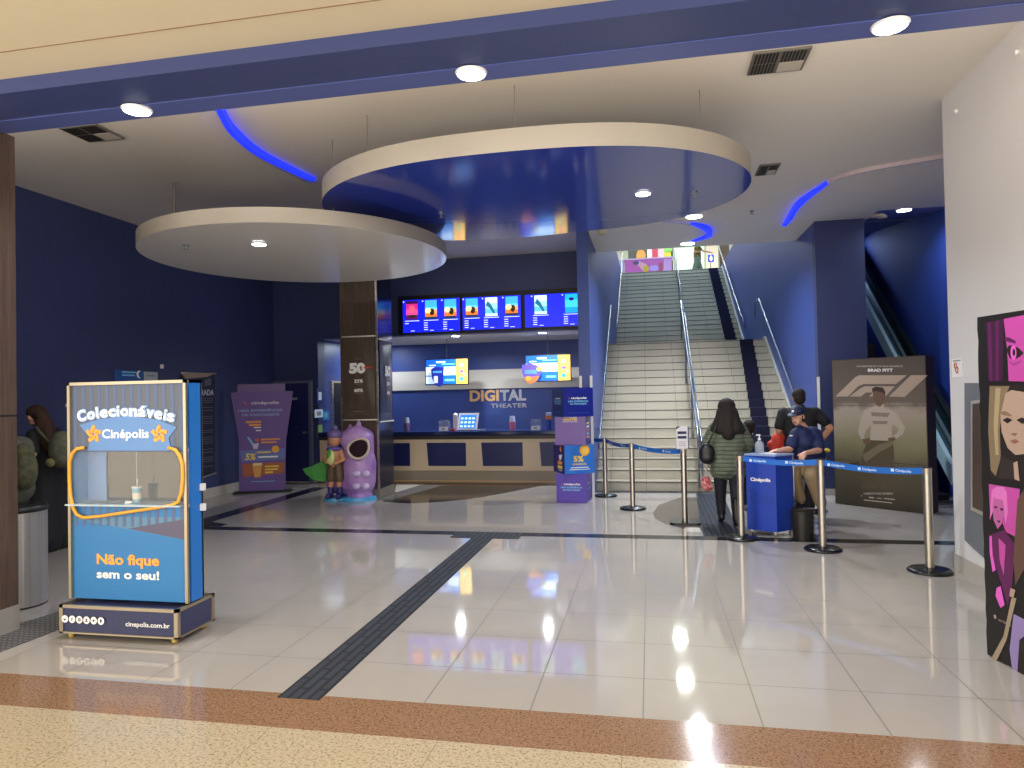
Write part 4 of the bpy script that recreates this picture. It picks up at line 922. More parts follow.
# small plain figure shape with a green drape
hx = Wp(334.5, 450, 10.7).x; skt = mat('tan figure paint', 'c08868', .4); pur = mat('purple dome paint', '6a5a90', .35)
f0 = lambda x, y, z: loc((hx+x, 10.7+y, z))
fb = blob('figure_shape', [('e', f0(0, 0, 1.02), (.11, .1, .125)), ('c', f0(0, 0, .88), .05, f0(0, 0, .95), .05), ('c', f0(0, .02, .62), .1, f0(0, .02, .82), .1), ('p', [f0(-.11, .0, .83), f0(-.17, -.03, .7), f0(-.08, -.13, .66)], [.045, .04, .035]), ('p', [f0(.11, .0, .83), f0(.17, -.03, .7), f0(.08, -.13, .64)], [.045, .04, .035]), ('c', f0(-.06, 0, .58), .06, f0(-.08, 0, .15), .04), ('c', f0(.06, 0, .58), .06, f0(.08, 0, .15), .04)], skt, t, .012)
blob('domed_cap', [('e', f0(0, .01, 1.10), (.125, .12, .10)), ('e', f0(0, .03, 1.2), (.05, .05, .07)), ('c', f0(-.1, .02, 1.02), .03, f0(-.12, .02, .92), .02)], pur, t, .012)
blob('scarf', [('e', f0(0, -.01, .87), (.14, .1, .045))], mat('violet scarf paint', '6058b0', .4), t, .012)
blob('leaf_bundle', [('e', f0(0, -.15, .74), (.075, .05, .13))], mat('pale green leaf paint', 'c8cc88', .4), t, .012)
blob('leaf_tip', [('e', f0(-.01, -.19, .80), (.04, .025, .085), Matrix.Rotation(.3, 3, 'Y'))], mat('leaf green paint', '3f8a38', .4), t, .008)
blob('shorts', [('c', f0(-.055, 0, .6), .075, f0(-.075, 0, .38), .075), ('c', f0(.055, 0, .6), .075, f0(.075, 0, .38), .075)], mat('olive brown paint', '5c4c3a', .5), t, .012)
for s in (-1, 1):
    blob('boot', [('c', f0(.08*s, 0, .22), .05, f0(.08*s, 0, .12), .05), ('c', f0(.08*s, 0, .10), .05, f0(.09*s, -.09, .09), .045)], mat('deep blue boot paint', '2a2a6a', .4), t, .012)
mb = MB(); dr = mat('green drape paint', '4f9a4c', .4); pp = [(329, 458), (322, 461), (312, 466), (302, 469), (306, 475), (313, 480), (322, 482), (330, 480)]
vs = [Wp(x, y, 10.78+.004*abs(x-318)) for x, y in pp]; n = len(vs)
mb.add(vs+[v+Vector((0, .05, 0)) for v in vs], [tuple(range(n)), tuple(range(2*n-1, n-1, -1))]+[(i, n+i, n+(i+1) % n, (i+1) % n) for i in range(n)], dr); bevel(part('drape', mb, t), .015)

# ================================================================== film poster box
PA = Vector((2.67, 11.02, 0)); PB = Vector((3.635, 10.16, 0)); FPz = Frame(PA, PB-PA); wP = (PB-PA).length
t = thing('poster_box', 'large dark film poster box with a slanted emblem over a standing man', 'poster box', (PA+PB)/2)
pbk = mat('dark brown card', '463830', .75); bk = -FPz.n
mb = MB(); H = 2.13; c4 = [PA+Vector((.0, 0, 0)), PB, PB+bk*.27, PA+bk*.27]
mb.add([p+Vector((0, 0, z)) for z in (.002, H) for p in c4], [(0, 1, 5, 4), (1, 2, 6, 5), (2, 3, 7, 6), (3, 0, 4, 7), (4, 5, 6, 7), (3, 2, 1, 0)], pbk); part('box', mb, t)
mb = MB()
def f_post(tt, b, c):
    p, s = objxyz(tt); nz = noise(tt, p, 2.5, 4, .6)
    k = rng(tt, s[2], 0, 2.13); k2 = math_(tt, 'ADD', k, math_(tt, 'MULTIPLY', math_(tt, 'SUBTRACT', nz, .5), .16))
    r = N(tt, 'ShaderNodeValToRGB'); e = r.color_ramp.elements; e[0].position = 0; e[0].color = lin('3c362a'); e[1].position = 1; e[1].color = lin('544a44')
    for pos, cc in ((.3, '625a46'), (.42, '86805e'), (.55, '9c927c'), (.66, 'a6998a'), (.70, '6e6258')): q = e.new(pos); q.color = lin(cc)
    tt.links.new(k2, r.inputs[0]); tt.links.new(r.outputs[0], b.inputs['Base Color'])
post = mat('printed poster paper', '605848', .45, fn=f_post)
mb.slab(FPz, .01, .01, wP-.01, H-.01, .0005, .001, post); part('poster_print', mb, t)
mb = MB(); tt_ = mat('taupe emblem print', 'b09c8c', .5)
for P in ([(835.5, 396.5), (855.5, 377), (859, 375.3), (907, 375.2), (896, 384), (864, 384), (858.5, 386), (848, 396.5)], [(849.5, 396.5), (861, 388), (865, 386.3), (895, 386.3), (885.5, 396.5), (869, 396.5), (873, 392.5), (866, 392.5), (861, 396.5)], [(889, 396.5), (911, 375.2), (928, 375.2), (904.5, 397)]): mb.pxpoly(FPz, P, .002, .0006, tt_)
part('emblem', mb, t)
mb = MB(); dp = mat('pale poster print', 'b8b0a4', .5)
def ptxt(s, x0, x1, y, h, m=dp, bold=.02):
    a0, b0 = FPz.px(x0, y); a1, b1 = FPz.px(x1, y); mb.text(Frame(FPz.pt(a0, b0), FPz.pt(a1, b1)-FPz.pt(a0, b0)), s, 0, 0, h, m, .002, w=a1-a0, bold=bold)
ptxt('DO DIRETOR DE TOP GUN: MAVERICK', 857, 903, 367, .022); ptxt('BRAD PITT', 868, 893, 371.6, .042, print_w, .03); ptxt('SOMENTE NOS CINEMAS', 863.5, 893, 494.5, .028); 
for (x0, y0, x1, y1) in ((861, 495.2, 862, 496.2), (869, 497, 874, 498.2), (877, 498, 882, 498.6), (884, 498.5, 895, 499.4), (864, 501, 892, 501.8)): mb.pxrect(FPz, x0, y0, x1, y1, .002, .0005, dp)
mb.pxrect(FPz, 835, 405.6, 928, 406.1, .002, .0005, pbk); mb.pxrect(FPz, 835, 462, 928, 462.5, .002, .0005, pbk)
part('poster_lettering', mb, t)
mb = MB(); sh = mat('print pale shirt', 'b4a596', .5); sk = mat('print warm skin', '6e5646', .5); kh = mat('print dark khaki', '5a4e3c', .5); hr = mat('print dark hair', '3c3028', .5); sd = mat('print dark shirt tone', '8a7c70', .5)
mb.pxpoly(FPz, [(873, 397), (873, 389), (878, 387.5), (884, 388.5), (885.5, 396), (884, 403), (880, 407), (876, 405)], .0035, .0005, sk)
mb.pxpoly(FPz, [(872.5, 392), (872, 388.5), (876, 386.6), (883, 387.6), (885.5, 392), (885, 396), (883, 392.5), (876, 391)], .0042, .0005, hr)
mb.pxpoly(FPz, [(876, 405), (884, 404), (884, 408), (891, 410), (897, 414), (901, 421), (905.5, 428), (903, 434), (896, 439), (892, 440), (890, 438), (897, 433), (899, 429), (893, 424), (892, 432), (893, 441), (870, 441), (871, 425), (866, 431), (864, 437), (867, 441), (862, 440), (858, 432), (861, 418), (865, 410), (872, 407.5)], .0032, .0005, sh)
mb.pxpoly(FPz, [(871, 412), (890, 413), (888, 417), (872, 416)], .0040, .0004, sd); mb.pxpoly(FPz, [(872, 421), (888, 421), (887, 424), (874, 424)], .0040, .0004, sd)
mb.pxpoly(FPz, [(862, 439), (870, 438), (871, 443), (865, 444.5)], .0042, .0004, sk); mb.pxpoly(FPz, [(888, 438), (895, 437), (896, 440), (889, 442)], .0042, .0004, sk)
mb.pxpoly(FPz, [(868, 440), (893, 441), (894, 455), (892.5, 470), (891, 489), (880, 489), (879.5, 468), (877, 489), (862, 489), (861, 470), (862, 455)], .0036, .0005, kh)
mb.pxpoly(FPz, [(862, 455), (880, 444), (893, 441), (893, 445), (880, 452), (866, 462)], .0043, .0004, mat('print folded cloth', '7a6c56', .5))
mb.pxpoly(FPz, [(845, 466), (851, 462.5), (858, 462), (862, 466), (856, 465), (850, 466)], .0036, .0005, pbk)
part('printed_figure', mb, t)

# ================================================================== tall film standee at the right edge
A = AZ(987.5, 656); B_ = AZ(1012, 668.6); u = (B_-A).normalized(); FW_ = Frame(A, u)
t = thing('film_standee', 'tall black cardboard standee with magenta and sepia portrait prints before the white wall', 'standee', A+u*.5)
sb = mat('black card print', '1a1816', .45)
ww = 1.5; Ht = FW_.px(979.5, 317)[1]
mb = MB(); edge = [(0, .01)]
for i in range(1, 30): edge.append(((random.random()-.5)*.012, .01+(Ht-.02)*i/30))
mb.poly(FW_, [(ww, .01)]+[(ww, Ht), (0, Ht)]+edge[::-1], -.05, .05, sb); part('board', mb, t)
mb = MB(); mb.slab(FW_, .1, .005, ww-.1, .02, -.35, .3, black); mb.poly(Frame(FW_.pt(.7, 0), -FW_.n, (0, 0, 1)), [(.06, .02), (.35, .02), (.06, 1.2)], 0, .01, sb); part('easel_foot', mb, t)
mg = mat('magenta print', 'b8489c', .45); mg2 = mat('bright magenta print', 'd65cc0', .45); dm = mat('dark plum print', '3c1838', .45); pl2 = mat('plum print', '5a1c50', .45); sep = mat('sepia face print', 'a89080', .45); seh = mat('sepia hair print', '7c6c54', .45); seh2 = mat('pale hair print', 'a09070', .45); dk = mat('dark print', '241c1a', .45); lil2 = mat('lilac fabric print', '8c7cb0', .45)
def WPq(mb, pts, d, m): mb.pxpoly(FW_, pts, d, .0006, m)
mb = MB(); WPq(mb, [(986, 323), (1004, 319), (1003, 381), (989, 381)], .0006, dm); WPq(mb, [(988, 322), (991, 322), (993, 381), (990, 381)], .0014, pl2); WPq(mb, [(996, 321), (999, 320), (999, 381), (996, 381)], .0014, pl2)
WPq(mb, [(1004, 319), (1040, 312), (1040, 382), (1009, 381), (1007.5, 350)], .0014, mg); WPq(mb, [(1005, 337), (1010, 337.5), (1016, 341), (1016, 343.5), (1009, 342), (1005, 340.5)], .0022, pl2)
WPq(mb, [(1007, 350), (1009, 345.5), (1013, 345), (1019, 348), (1024, 353), (1020, 357), (1014, 360), (1010, 358)], .0022, dk); a, b = FW_.px(1014, 352.5); mb.disc(FW_, a, b, .022, .045, .003, .0005, mg2); mb.disc(FW_, a+.004, b, .01, .022, .0037, .0005, dk); WPq(mb, [(1008, 361), (1014, 363), (1022, 360), (1022, 362), (1014, 366)], .0022, mat('rose shade print', '9a3c84', .45))
part('magenta_eye_print', mb, t)
mb = MB(); WPq(mb, [(988, 386), (1040, 384), (1040, 486), (990, 478)], .0006, dk); WPq(mb, [(990, 386), (1010, 386), (1004, 400), (1000, 430), (1001, 458), (996, 476), (991, 470), (988.5, 430)], .0014, seh); WPq(mb, [(996, 388), (1001, 388), (998, 430), (999, 455), (996, 455), (994, 425)], .0022, seh2)
WPq(mb, [(1006, 393), (1012, 390), (1024, 392), (1040, 396), (1040, 452), (1016, 455), (1008, 448), (1002, 432), (1001, 415)], .0022, sep)
WPq(mb, [(1001, 412), (1006, 411), (1012, 415), (1012, 416.5), (1003, 415)], .0030, seh); WPq(mb, [(1003, 420), (1008, 417.5), (1013, 420), (1008, 423.5)], .0030, dk); WPq(mb, [(1017, 420), (1022, 417.5), (1030, 420), (1023, 424)], .0030, dk); WPq(mb, [(1012, 433), (1018, 433), (1016, 436), (1012, 435)], .0030, mat('sepia shade', '7c6456', .45)); WPq(mb, [(1010, 441), (1016, 439), (1020, 441.5), (1015, 444)], .0030, mat('muted lips print', '8a5a54', .45))
WPq(mb, [(1001, 456), (1016, 462), (1018, 480), (999, 478)], .0024, mat('dark collar print', '2e2826', .45)); WPq(mb, [(1014, 463), (1018, 461), (1020, 481), (1015, 479)], .0032, sep)
part('sepia_portrait_print', mb, t)
mb = MB(); WPq(mb, [(989, 484), (1020, 489), (1016, 537), (1006, 532), (1000, 515), (990, 510)], .0006, mg); WPq(mb, [(992, 490), (997, 486.5), (1004, 487), (1007, 493), (1008, 512), (1006, 524), (1003, 506), (994, 497), (993, 512), (990, 520)], .0014, mat('pink hair print', 'd070b8', .45)); WPq(mb, [(994, 498), (1003, 500), (1005, 512), (1002, 524), (998, 529), (994, 520), (993, 508)], .0020, mat('rose face print', 'b05c98', .45))
WPq(mb, [(995, 506), (998, 506.5), (997, 508.5), (995, 508)], .0028, dk); WPq(mb, [(1000.5, 508), (1004, 508.5), (1003, 511), (1001, 510)], .0028, dk); WPq(mb, [(997, 520), (1001, 521), (999.5, 523)], .0028, dk)
WPq(mb, [(990, 535), (1004, 530), (1016, 545), (1012, 590), (1008, 606), (1002, 585), (994, 560)], .0014, pl2); WPq(mb, [(990, 536), (992, 536), (993, 555), (996, 570), (993, 572), (990, 552)], .0022, mg2); WPq(mb, [(999, 538), (1006, 545), (1004, 575), (1000, 560)], .0022, mg); WPq(mb, [(997, 588), (1001, 586), (1005, 605), (1001, 608), (996, 596)], .0022, mg2)
part('magenta_figure_print', mb, t)
mb = MB(); WPq(mb, [(1018, 500), (1030, 480), (1030, 560), (1016, 585), (1014, 560)], .0030, mat('brown coat print', '5c4438', .45)); WPq(mb, [(1011, 588), (1016, 590), (1014, 598), (1010, 596)], .0038, sep); WPq(mb, [(1012, 598), (1017, 598), (1007, 640), (997, 661), (992, 658), (1004, 636)], .0030, mat('pale strap print', '9a8a74', .45)); WPq(mb, [(1014, 614), (1030, 622), (1030, 690), (1014, 678), (1010, 650)], .0024, lil2); WPq(mb, [(1020, 640), (1030, 632), (1030, 690), (1018, 672)], .0032, dk)
WPq(mb, [(994, 615), (996, 614.5), (997, 618), (995, 619)], .0030, sep); mb.text(Frame(FW_.pt(*FW_.px(999, 621)), FW_.u), 'em breve', 0, 0, .02, sep, .003)
part('costume_print', mb, t)

# ================================================================== right white wall items
FR = Frame((XR, 0, 0), (0, -1, 0))
t = thing('framed_poster', 'grey poster panel with silver inner frame on the white wall, partly behind the standee', 'framed poster', AX(975, 460, XR))
mb = MB(); mb.pxpoly(FR, [(967, 383), (1010, 383), (1010, 580), (967, 540)], .001, .02, mat('slate grey panel', '6c6f76', .5)); part('backing_panel', mb, t)
mb = MB(); mb.pxpoly(FR, [(975, 401), (1005, 396), (1005, 525), (975, 510)], .0215, .012, mat('silver frame', 'cfcac0', .3, .6)); mb.pxpoly(FR, [(977, 404), (1005, 400), (1005, 520), (977, 507)], .034, .002, mat('dark poster', '4a3c34', .3)); part('inner_frame', mb, t)
t = thing('wall_notice', 'small white notice with a red outlined symbol on the white wall', 'notice', AX(957, 368, XR))
mb = MB(); mb.pxrect(FR, 952.5, 358.5, 962.5, 377.5, .001, .004, white); part('plate', mb, t)
mb = MB(); rd = mat('red symbol', 'b0402e', .5); a, b = FR.px(957, 368)
ring = lambda cx, cz, r: [FR.pt(cx+r*math.cos(q*.785), cz+r*1.1*math.sin(q*.785), .007) for q in range(8)]
mb.tube(ring(a-.012, b+.022, .026), .005, rd, 6, closed=True); mb.tube(ring(a+.014, b-.018, .026), .005, rd, 6, closed=True); mb.pxrect(FR, 953.5, 360, 961.5, 361.2, .006, .001, mat('grey print', '8a8a8a', .5)); part('symbol', mb, t)
for x, y, l in ((1019, 52, 'small white wall hook high on the white wall near the blue beam'), (958, 111, 'small white wall hook high on the white wall at its inner corner')):
    mb = MB(); p = AX(x, y, XR); mb.tube([(XR-.03, p.y, p.z), (XR-.0005, p.y, p.z)], .02, white, 10); solo('wall_hook', mb, l, 'hook')

# ================================================================== ticket checking desk
DA, DB, DC = Vector((1.10, 8.60, 0)), Vector((1.405, 8.43, 0)), Vector((1.63, 8.63, 0)); DD = DA+DC-DB
t = thing('checking_desk', 'royal blue ticket checking desk on casters with white lettering', 'desk', (DA+DC)/2)
rb = mat('royal blue laminate', '1f3fa8', .35); ztop = .955
mb = MB(); q = [DA, DB, DC, DD]; mb.add([p+Vector((0, 0, z)) for z in (.06, ztop-.02) for p in q], [(0, 1, 5, 4), (1, 2, 6, 5), (2, 3, 7, 6), (3, 0, 4, 7), (4, 5, 6, 7), (3, 2, 1, 0)], rb); bevel(part('cabinet', mb, t), .004)
ctr = (DA+DC)/2; q2 = [ctr+(p-ctr)*1.06 for p in q]
mb = MB(); mb.add([p+Vector((0, 0, z)) for z in (ztop-.02, ztop) for p in q2], [(0, 1, 5, 4), (1, 2, 6, 5), (2, 3, 7, 6), (3, 0, 4, 7), (4, 5, 6, 7), (3, 2, 1, 0)], mat('pale desk top', '8fa4d0', .3)); part('desktop', mb, t)
for p in q:
    c = ctr+(p-ctr)*.82; mb = MB(); mb.tube([(c.x-.012, c.y, .0255), (c.x+.012, c.y, .0255)], .025, mat('grey caster', '8a8078', .5), 12); mb.box(c.x-.015, c.x+.015, c.y-.01, c.y+.01, .03, .06, steel); part('caster', mb, t)
FD = Frame(DA, DB-DA)
mb = MB(); a0, b0 = FD.px(750.5, 480.5); a1, b1 = FD.px(770.5, 482); mb.text(FD, 'Cinépolis', a0, (b0+b1)/2, .04, print_w, .002, bold=.04, w=a1-a0); part('brand_letters', mb, t)
mb = MB(); mb.tube([DC+Vector((.01, -.005, .0+.07)), DC+Vector((.01, -.005, ztop-.02))], .008, chrome, 8); part('corner_strip', mb, t)
p = DA+(DD-DA)*.35+(DB-DA)*.28
t = thing('sanitiser_bottle', 'clear pump bottle standing on the blue desk', 'bottle', (p.x, p.y, ztop))
glb = mat('clear bottle plastic', 'b4bcc8', .08, alpha=.55)
mb = MB(); mb.lathe(p.x, p.y, [(.001, ztop+.001), (.05, ztop+.003), (.052, ztop+.1), (.045, ztop+.13), (.018, ztop+.15), (.016, ztop+.16)], glb); part('bottle', mb, t)
mb = MB(); mb.cyl(p.x, p.y, ztop+.16, ztop+.18, .018, white, n=14); mb.cyl(p.x, p.y, ztop+.18, ztop+.215, .006, white, n=10); mb.box(p.x-.035, p.x+.012, p.y-.01, p.y+.01, ztop+.212, ztop+.225, white); part('pump', mb, t)
p = DB+(DC-DB)*.45+(DA-DB)*.45
mb = MB(); mb.box(p.x-.12, p.x+.08, p.y-.08, p.y+.08, ztop+.001, ztop+.005, mat('paper', 'd8dcd8', .6)); solo('paper_sheet', mb, 'loose paper lying on the blue desk under the hand of the attendant', 'paper')
mb = MB(); mb.poly(F0, [(.95, 8.47), (1.9, 8.42), (1.95, 8.20), (1.0, 8.24)], .002, .008, rubber)
# low black bin
bx, by = 1.685, 8.42
t = thing('waste_bin', 'small round black bin on the floor beside the blue desk', 'bin', (bx, by, 0))
mb = MB(); mb.cyl(bx, by, .001, .315, .112, mat('dark plastic bin', '26221f', .35), .125, n=32); part('body', mb, t)
mb = MB(); mb.tube([(bx+.125*math.cos(q*.2618), by+.125*math.sin(q*.2618), .315) for q in range(24)], .008, mat('dark plastic bin', '26221f', .35), 8, closed=True); part('rim', mb, t)

# ================================================================== crowd barriers
LOC = [(-.75, 11.54), (-.277, 10.299), (.413, 9.256), (1.0, 8.33), (1.763, 7.839), (2.50, 7.025)]
LAB = ['steel barrier post at the end of the divider wall', 'steel barrier post before the cream steps, between the wall post and the sign post', 'steel barrier post carrying a small upright sign', 'steel barrier post beside the blue desk near the bottle', 'steel barrier post beside the black bin', 'steel barrier post before the film poster box near the white wall']
def mkpost(name, label):
    t = thing(name, label, 'barrier post', (0, 0, 0), 'retractable belt barrier posts')
    mb = MB(); mb.lathe(0, 0, [(.19, .001), (.19, .015), (.17, .03), (.06, .045)], mat('black iron base', '17171a', .25), 40); part('base', mb, t, True)
    mb = MB(); mb.cyl(0, 0, .04, .90, .038, polish, n=32); part('pole', mb, t, True)
    mb = MB(); mb.cyl(0, 0, .90, .955, .039, mat('grey belt head', 'b4a898', .35, .8), n=32); mb.cyl(0, 0, .955, .962, .036, black, n=28); part('belt_head', mb, t, True)
    return t
p0 = mkpost('barrier_post', LAB[0]); p0.location = (*LOC[0], 0)
for i in (1, 3, 4, 5): dup(p0, (*LOC[i], 0), label=LAB[i])
# the square-footed sign post
t = thing('barrier_post', LAB[2], 'barrier post', (*LOC[2], 0), 'retractable belt barrier posts')
mb = MB(); F_ = Frame((0, 0, 0), (1, 0, 0), (0, 1, 0)); mb.poly(F_, [(.19*x, .19*y) for x, y in ((-1, -.75), (-.75, -1), (.75, -1), (1, -.75), (1, .75), (.75, 1), (-.75, 1), (-1, .75))], .001, .03, mat('black iron base', '17171a', .25)); part('base', mb, t, True)
mb = MB(); mb.cyl(0, 0, .031, .90, .038, polish, n=32); part('pole', mb, t, True)
mb = MB(); mb.cyl(0, 0, .90, .955, .039, mat('grey belt head', 'b4a898', .35, .8), n=32); part('belt_head', mb, t, True)
Fs = Frame((0, -.01, .965), (1, .1, 0))
mb = MB(); mb.slab(Fs, -.085, 0, .075, .29, -.012, .012, mat('pale sign card', 'd4d4dc', .4)); mb.slab(Fs, -.01, -.012, .01, 0, -.01, .008, steel); s_ = part('sign_plate', mb, t, True)
mb = MB(); dn = mat('dark navy print', '1c2048', .5); mb.slab(Fs, -.07, .19, .045, .225, .0005, .001, dn); mb.slab(Fs, -.07, .13, .045, .165, .0005, .001, dn); mb.poly(Fs, [(-.085, .29), (-.03, .29), (-.085, .25)], .0005, .001, dn); mb.slab(Fs, .06, 0, .075, .29, .0005, .001, mat('navy edge', '3a3e60', .4))
for k in range(3): mb.slab(Fs, -.06, .035+.025*k, .035, .042+.025*k, .0005, .001, mat('grey print', '8a8a8a', .5))
part('sign_print', mb, t, True)
belt = mat('blue webbing', '1e66c0', .5)
def mkbelt(a, b, label, n=0, mt=belt, z=.925, hh=.03):
    A = Vector((*a, z)); B = Vector((*b, z)); d = (B-A).normalized(); A = A+d*.041; B = B-d*.041; L = (B-A).length
    t = thing('barrier_belt', label, 'barrier belt', (A+B)/2, 'blue webbing belts between posts')
    F = Frame(A, d); k = 12; mb = MB(); vs = []
    for sd in (-.0015, .0015):
        for i in range(k+1):
            q = i/k; sag = -.03*math.sin(math.pi*q)*min(1, L)
            for h in (-hh, hh): vs.append(F.pt(L*q, sag+h, sd))
    n2 = 2*(k+1); fs = []
    for i in range(k): a_ = 2*i; fs += [(n2+a_, n2+a_+2, n2+a_+3, n2+a_+1), (a_, a_+1, a_+3, a_+2), (a_, a_+2, n2+a_+2, n2+a_), (a_+1, n2+a_+1, n2+a_+3, a_+3)]
    mb.add(vs, fs, mt); part('webbing', mb, t)
    if n:
        mb = MB()
        for i in range(n):
            q = (i+.5)/n; s0 = -.03*math.sin(math.pi*q)*min(1, L); mb.slab(F, L*q-.13, s0-.014, L*q-.10, s0+.014, .002, .0006, mat('pale print', 'c8dcf0', .5)); mb.text(F, 'Cinépolis', L*q-.085, s0-.011, .024, mat('pale print', 'c8dcf0', .5), .002, bold=.02, w=.15)
        part('belt_lettering', mb, t)
    return t
mkbelt(LOC[0], LOC[1], 'blue belt from the wall-end barrier post to the post before the steps', 2, mat('dim blue webbing', '1c4e98', .5)); mkbelt(LOC[1], LOC[2], 'blue belt running to the barrier post with the sign', 2)
mkbelt(LOC[3], LOC[4], 'blue belt passing in front of the checking desk', 2); mkbelt(LOC[4], LOC[5], 'blue belt passing in front of the film poster box', 3)
mkbelt((-.99+.0, 11.8), LOC[0], 'short blue belt between the divider wall and its nearest barrier post', 0, mat('dim blue webbing', '1c4e98', .5))

# ================================================================== trash can by the pillar
tx, ty = AY(20, 560, 4.98).x, 4.98
t = thing('trash_can', 'tall cylindrical perforated steel trash can with black lid beside the wooden pillar', 'trash can', (tx, ty, 0))
mb = MB(); mb.cyl(tx, ty, .015, .80, .2, mat('perforated steel', 'a4a2a2', .4, .6, fn=f_perf), n=48); part('body', mb, t)
mb = MB(); mb.lathe(tx, ty, [(.206, .80), (.21, .82), (.2, .845), (.13, .86), (.12, .83)], black, 40); part('lid', mb, t)
mb = MB(); mb.cyl(tx, ty, .001, .015, .195, rubber, n=40); part('foot', mb, t)

# ================================================================== left wall things
FLw = Frame((XL, 0, 0), (0, 1, 0))
t = thing('roll_banner', 'dark hanging wall banner with white text lines behind the blue display case', 'banner', AX(200, 425, XL))
mb = MB(); mb.pxpoly(FLw, [(180, 375), (214, 374), (214, 472), (180, 484)], .01, .006, mat('dark slate banner', '1c2034', .5)); part('cloth', mb, t)
mb = MB(); 
for y0, y1 in (((180, 373), (215, 373.5)), ((180, 485), (215, 473))): a, b = FLw.px(*y0); c, d_ = FLw.px(*y1); mb.tube([FLw.pt(a, b, .02), FLw.pt(c, d_, .02)], .016, mat('silver rod', 'b8b4b0', .35, .5), 8)
part('rod', mb, t)
mb = MB(); dl = mat('dim line print', '5a5e74', .5); a, b = FLw.px(213, 394); mb.text(FLw, 'ENTRADA', a, b-.02, .10, mat('dim white print', 'c8c0e0', .5), .0175, align='RIGHT', bold=.03, w=.62)
mb.pxpoly(FLw, [(203.5, 380), (210, 378), (210, 385), (204, 386)], .0175, .0006, dl)
for y in (398, 400, 402, 407, 410, 416, 418, 421, 423, 430, 432, 437, 439, 441, 443, 449, 452, 457, 459, 461, 466): mb.pxrect(FLw, 200, y, 212, y+.8, .0175, .0006, dl)
part('print', mb, t)
mb = MB(); mb.pxpoly(FLw, [(180, 373.2), (214, 373.2), (205, 377), (184, 379)], .02, .02, mat('crumpled beige cloth', 'a09084', .7)); part('draped_strip', mb, t)
mb = MB(); mb.pxpoly(FLw, [(114, 369.5), (143, 372), (143, 386), (114, 386)], .001, .015, mat('mid blue sign', '24549c', .45)); mb.pxrect(FLw, 121, 371.5, 136, 373, .0165, .0006, cy_); mb.pxrect(FLw, 121, 374.5, 134, 376, .0165, .0006, cy_); a, b = FLw.px(138.5, 374.5); mb.disc(FLw, a, b, .06, .06, .0165, .0006, print_w); mb.disc(FLw, a+.03, b, .05, .05, .0172, .0006, mat('mid blue sign', '24549c', .45))
solo('wall_sign', mb, 'small blue sign with white crescent on the blue wall above the display case', 'sign')
mb = MB(); mb.pxrect(FLw, 143.5, 372, 157, 384, .001, .012, mat('pale notice', 'a8b4c0', .5)); mb.pxrect(FLw, 146, 375, 154, 376.5, .0135, .0006, mat('grey print', '8a8a8a', .5)); solo('wall_notice', mb, 'pale notice on the blue wall next to the crescent sign', 'notice')
mb = MB(); mb.pxrect(FLw, 160, 364.5, 162, 368.5, .001, .03, white); solo('wall_fitting', mb, 'tiny white fitting alone on the blue wall above the notices', 'fitting')
mb = MB(); p = AX(66.5, 405.5, XL); mb.box(XL+.001, XL+.02, p.y-.02, p.y+.02, p.z-.02, p.z+.02, white); solo('wall_fitting', mb, 'tiny white fitting on the blue wall beside the standing woman', 'fitting')

# ================================================================== upper storey things
KY = 29.0; FK = VF(0, KY)
t = thing('shop_counter', 'pink printed shop counter at the top of the staircase', 'counter', (AY(648, 260, KY).x, KY+.3, UZ))
x0, x1 = AY(624.5, 260, KY).x, AY(672, 260, KY).x
mb = MB(); mb.box(x0, x1, KY, KY+.6, UZ, UZ+1.08, mat('pink counter print', 'c868b8', .4)); part('body', mb, t)
mb = MB(); mb.box(x0-.05, x1+.1, KY-.03, KY+.65, UZ+1.08, UZ+1.13, mat('pale pink top', 'e8c8e8', .4)); mb.box(x0-.25, x0-.03, KY, KY+.5, UZ, UZ+1.1, mat('pale lilac end', 'b8b8e0', .4)); part('top', mb, t)
mb = MB(); gdn = mat('gold blob print', 'd8b040', .5)
mb.pxpoly(FK, [(635, 262), (640, 261.5), (646, 264), (649, 268), (647, 273), (642, 270), (638, 265)], .001, .004, mat('pale pink blob', 'e8a8b8', .5)); mb.disc(FK, *FK.px(646, 269), .12, .16, .006, .003, gdn); mb.disc(FK, *FK.px(654, 268), .2, .12, .006, .003, mat('lilac blob', 'c0a0f0', .5)); mb.disc(FK, *FK.px(661, 267), .1, .2, .006, .003, mat('rose blob', 'b85878', .5)); mb.disc(FK, *FK.px(636, 263), .12, .08, .009, .003, mat('slate blob', '60588a', .5)); mb.pxpoly(FK, [(664, 259), (671.5, 258.5), (671.5, 273), (663, 273.5)], .001, .003, mat('pale lilac side', 'd0a0dc', .5))
part('artwork', mb, t)
sh_ = thing('shop_display', 'colourful shop shelf behind the pink counter upstairs', 'shelf', (AY(655, 250, 33).x, 33, UZ))
mb = MB(); p0_, p1_ = AY(628, 250, 33).x, AY(673, 250, 33).x; mb.box(p0_, p1_, 33, 33.4, UZ, UZ+2.6, mat('dark shop shelf', '4a4c48', .6)); part('rack', mb, sh_)
mb = MB(); FH = VF(0, 33)
for (a, b, c) in ((647, 652, 'e8c8d8'), (652, 658, 'b84058'), (658, 664, 'e0b0c0'), (664, 671, 'c8b838')): mb.pxrect(FH, a, 247, b, 259, .001, .05, mat('goods '+c, c, .5))
mb.pxrect(FH, 664, 247, 672, 252, .06, .03, mat('goods green', '80c060', .5)); mb.disc(FH, *FH.px(641, 256), .22, .3, .001, .06, mat('goods orange', 'c89048', .5)); part('goods', mb, sh_)
mb = MB(); lit = mat('bright shopfront', 'd8f4e0', .5, emit=.5); FU = VF(0, 39.9); mb.pxpoly(FU, [(668, 240), (704, 240), (704, 285), (668, 285)], 0, .05, lit)
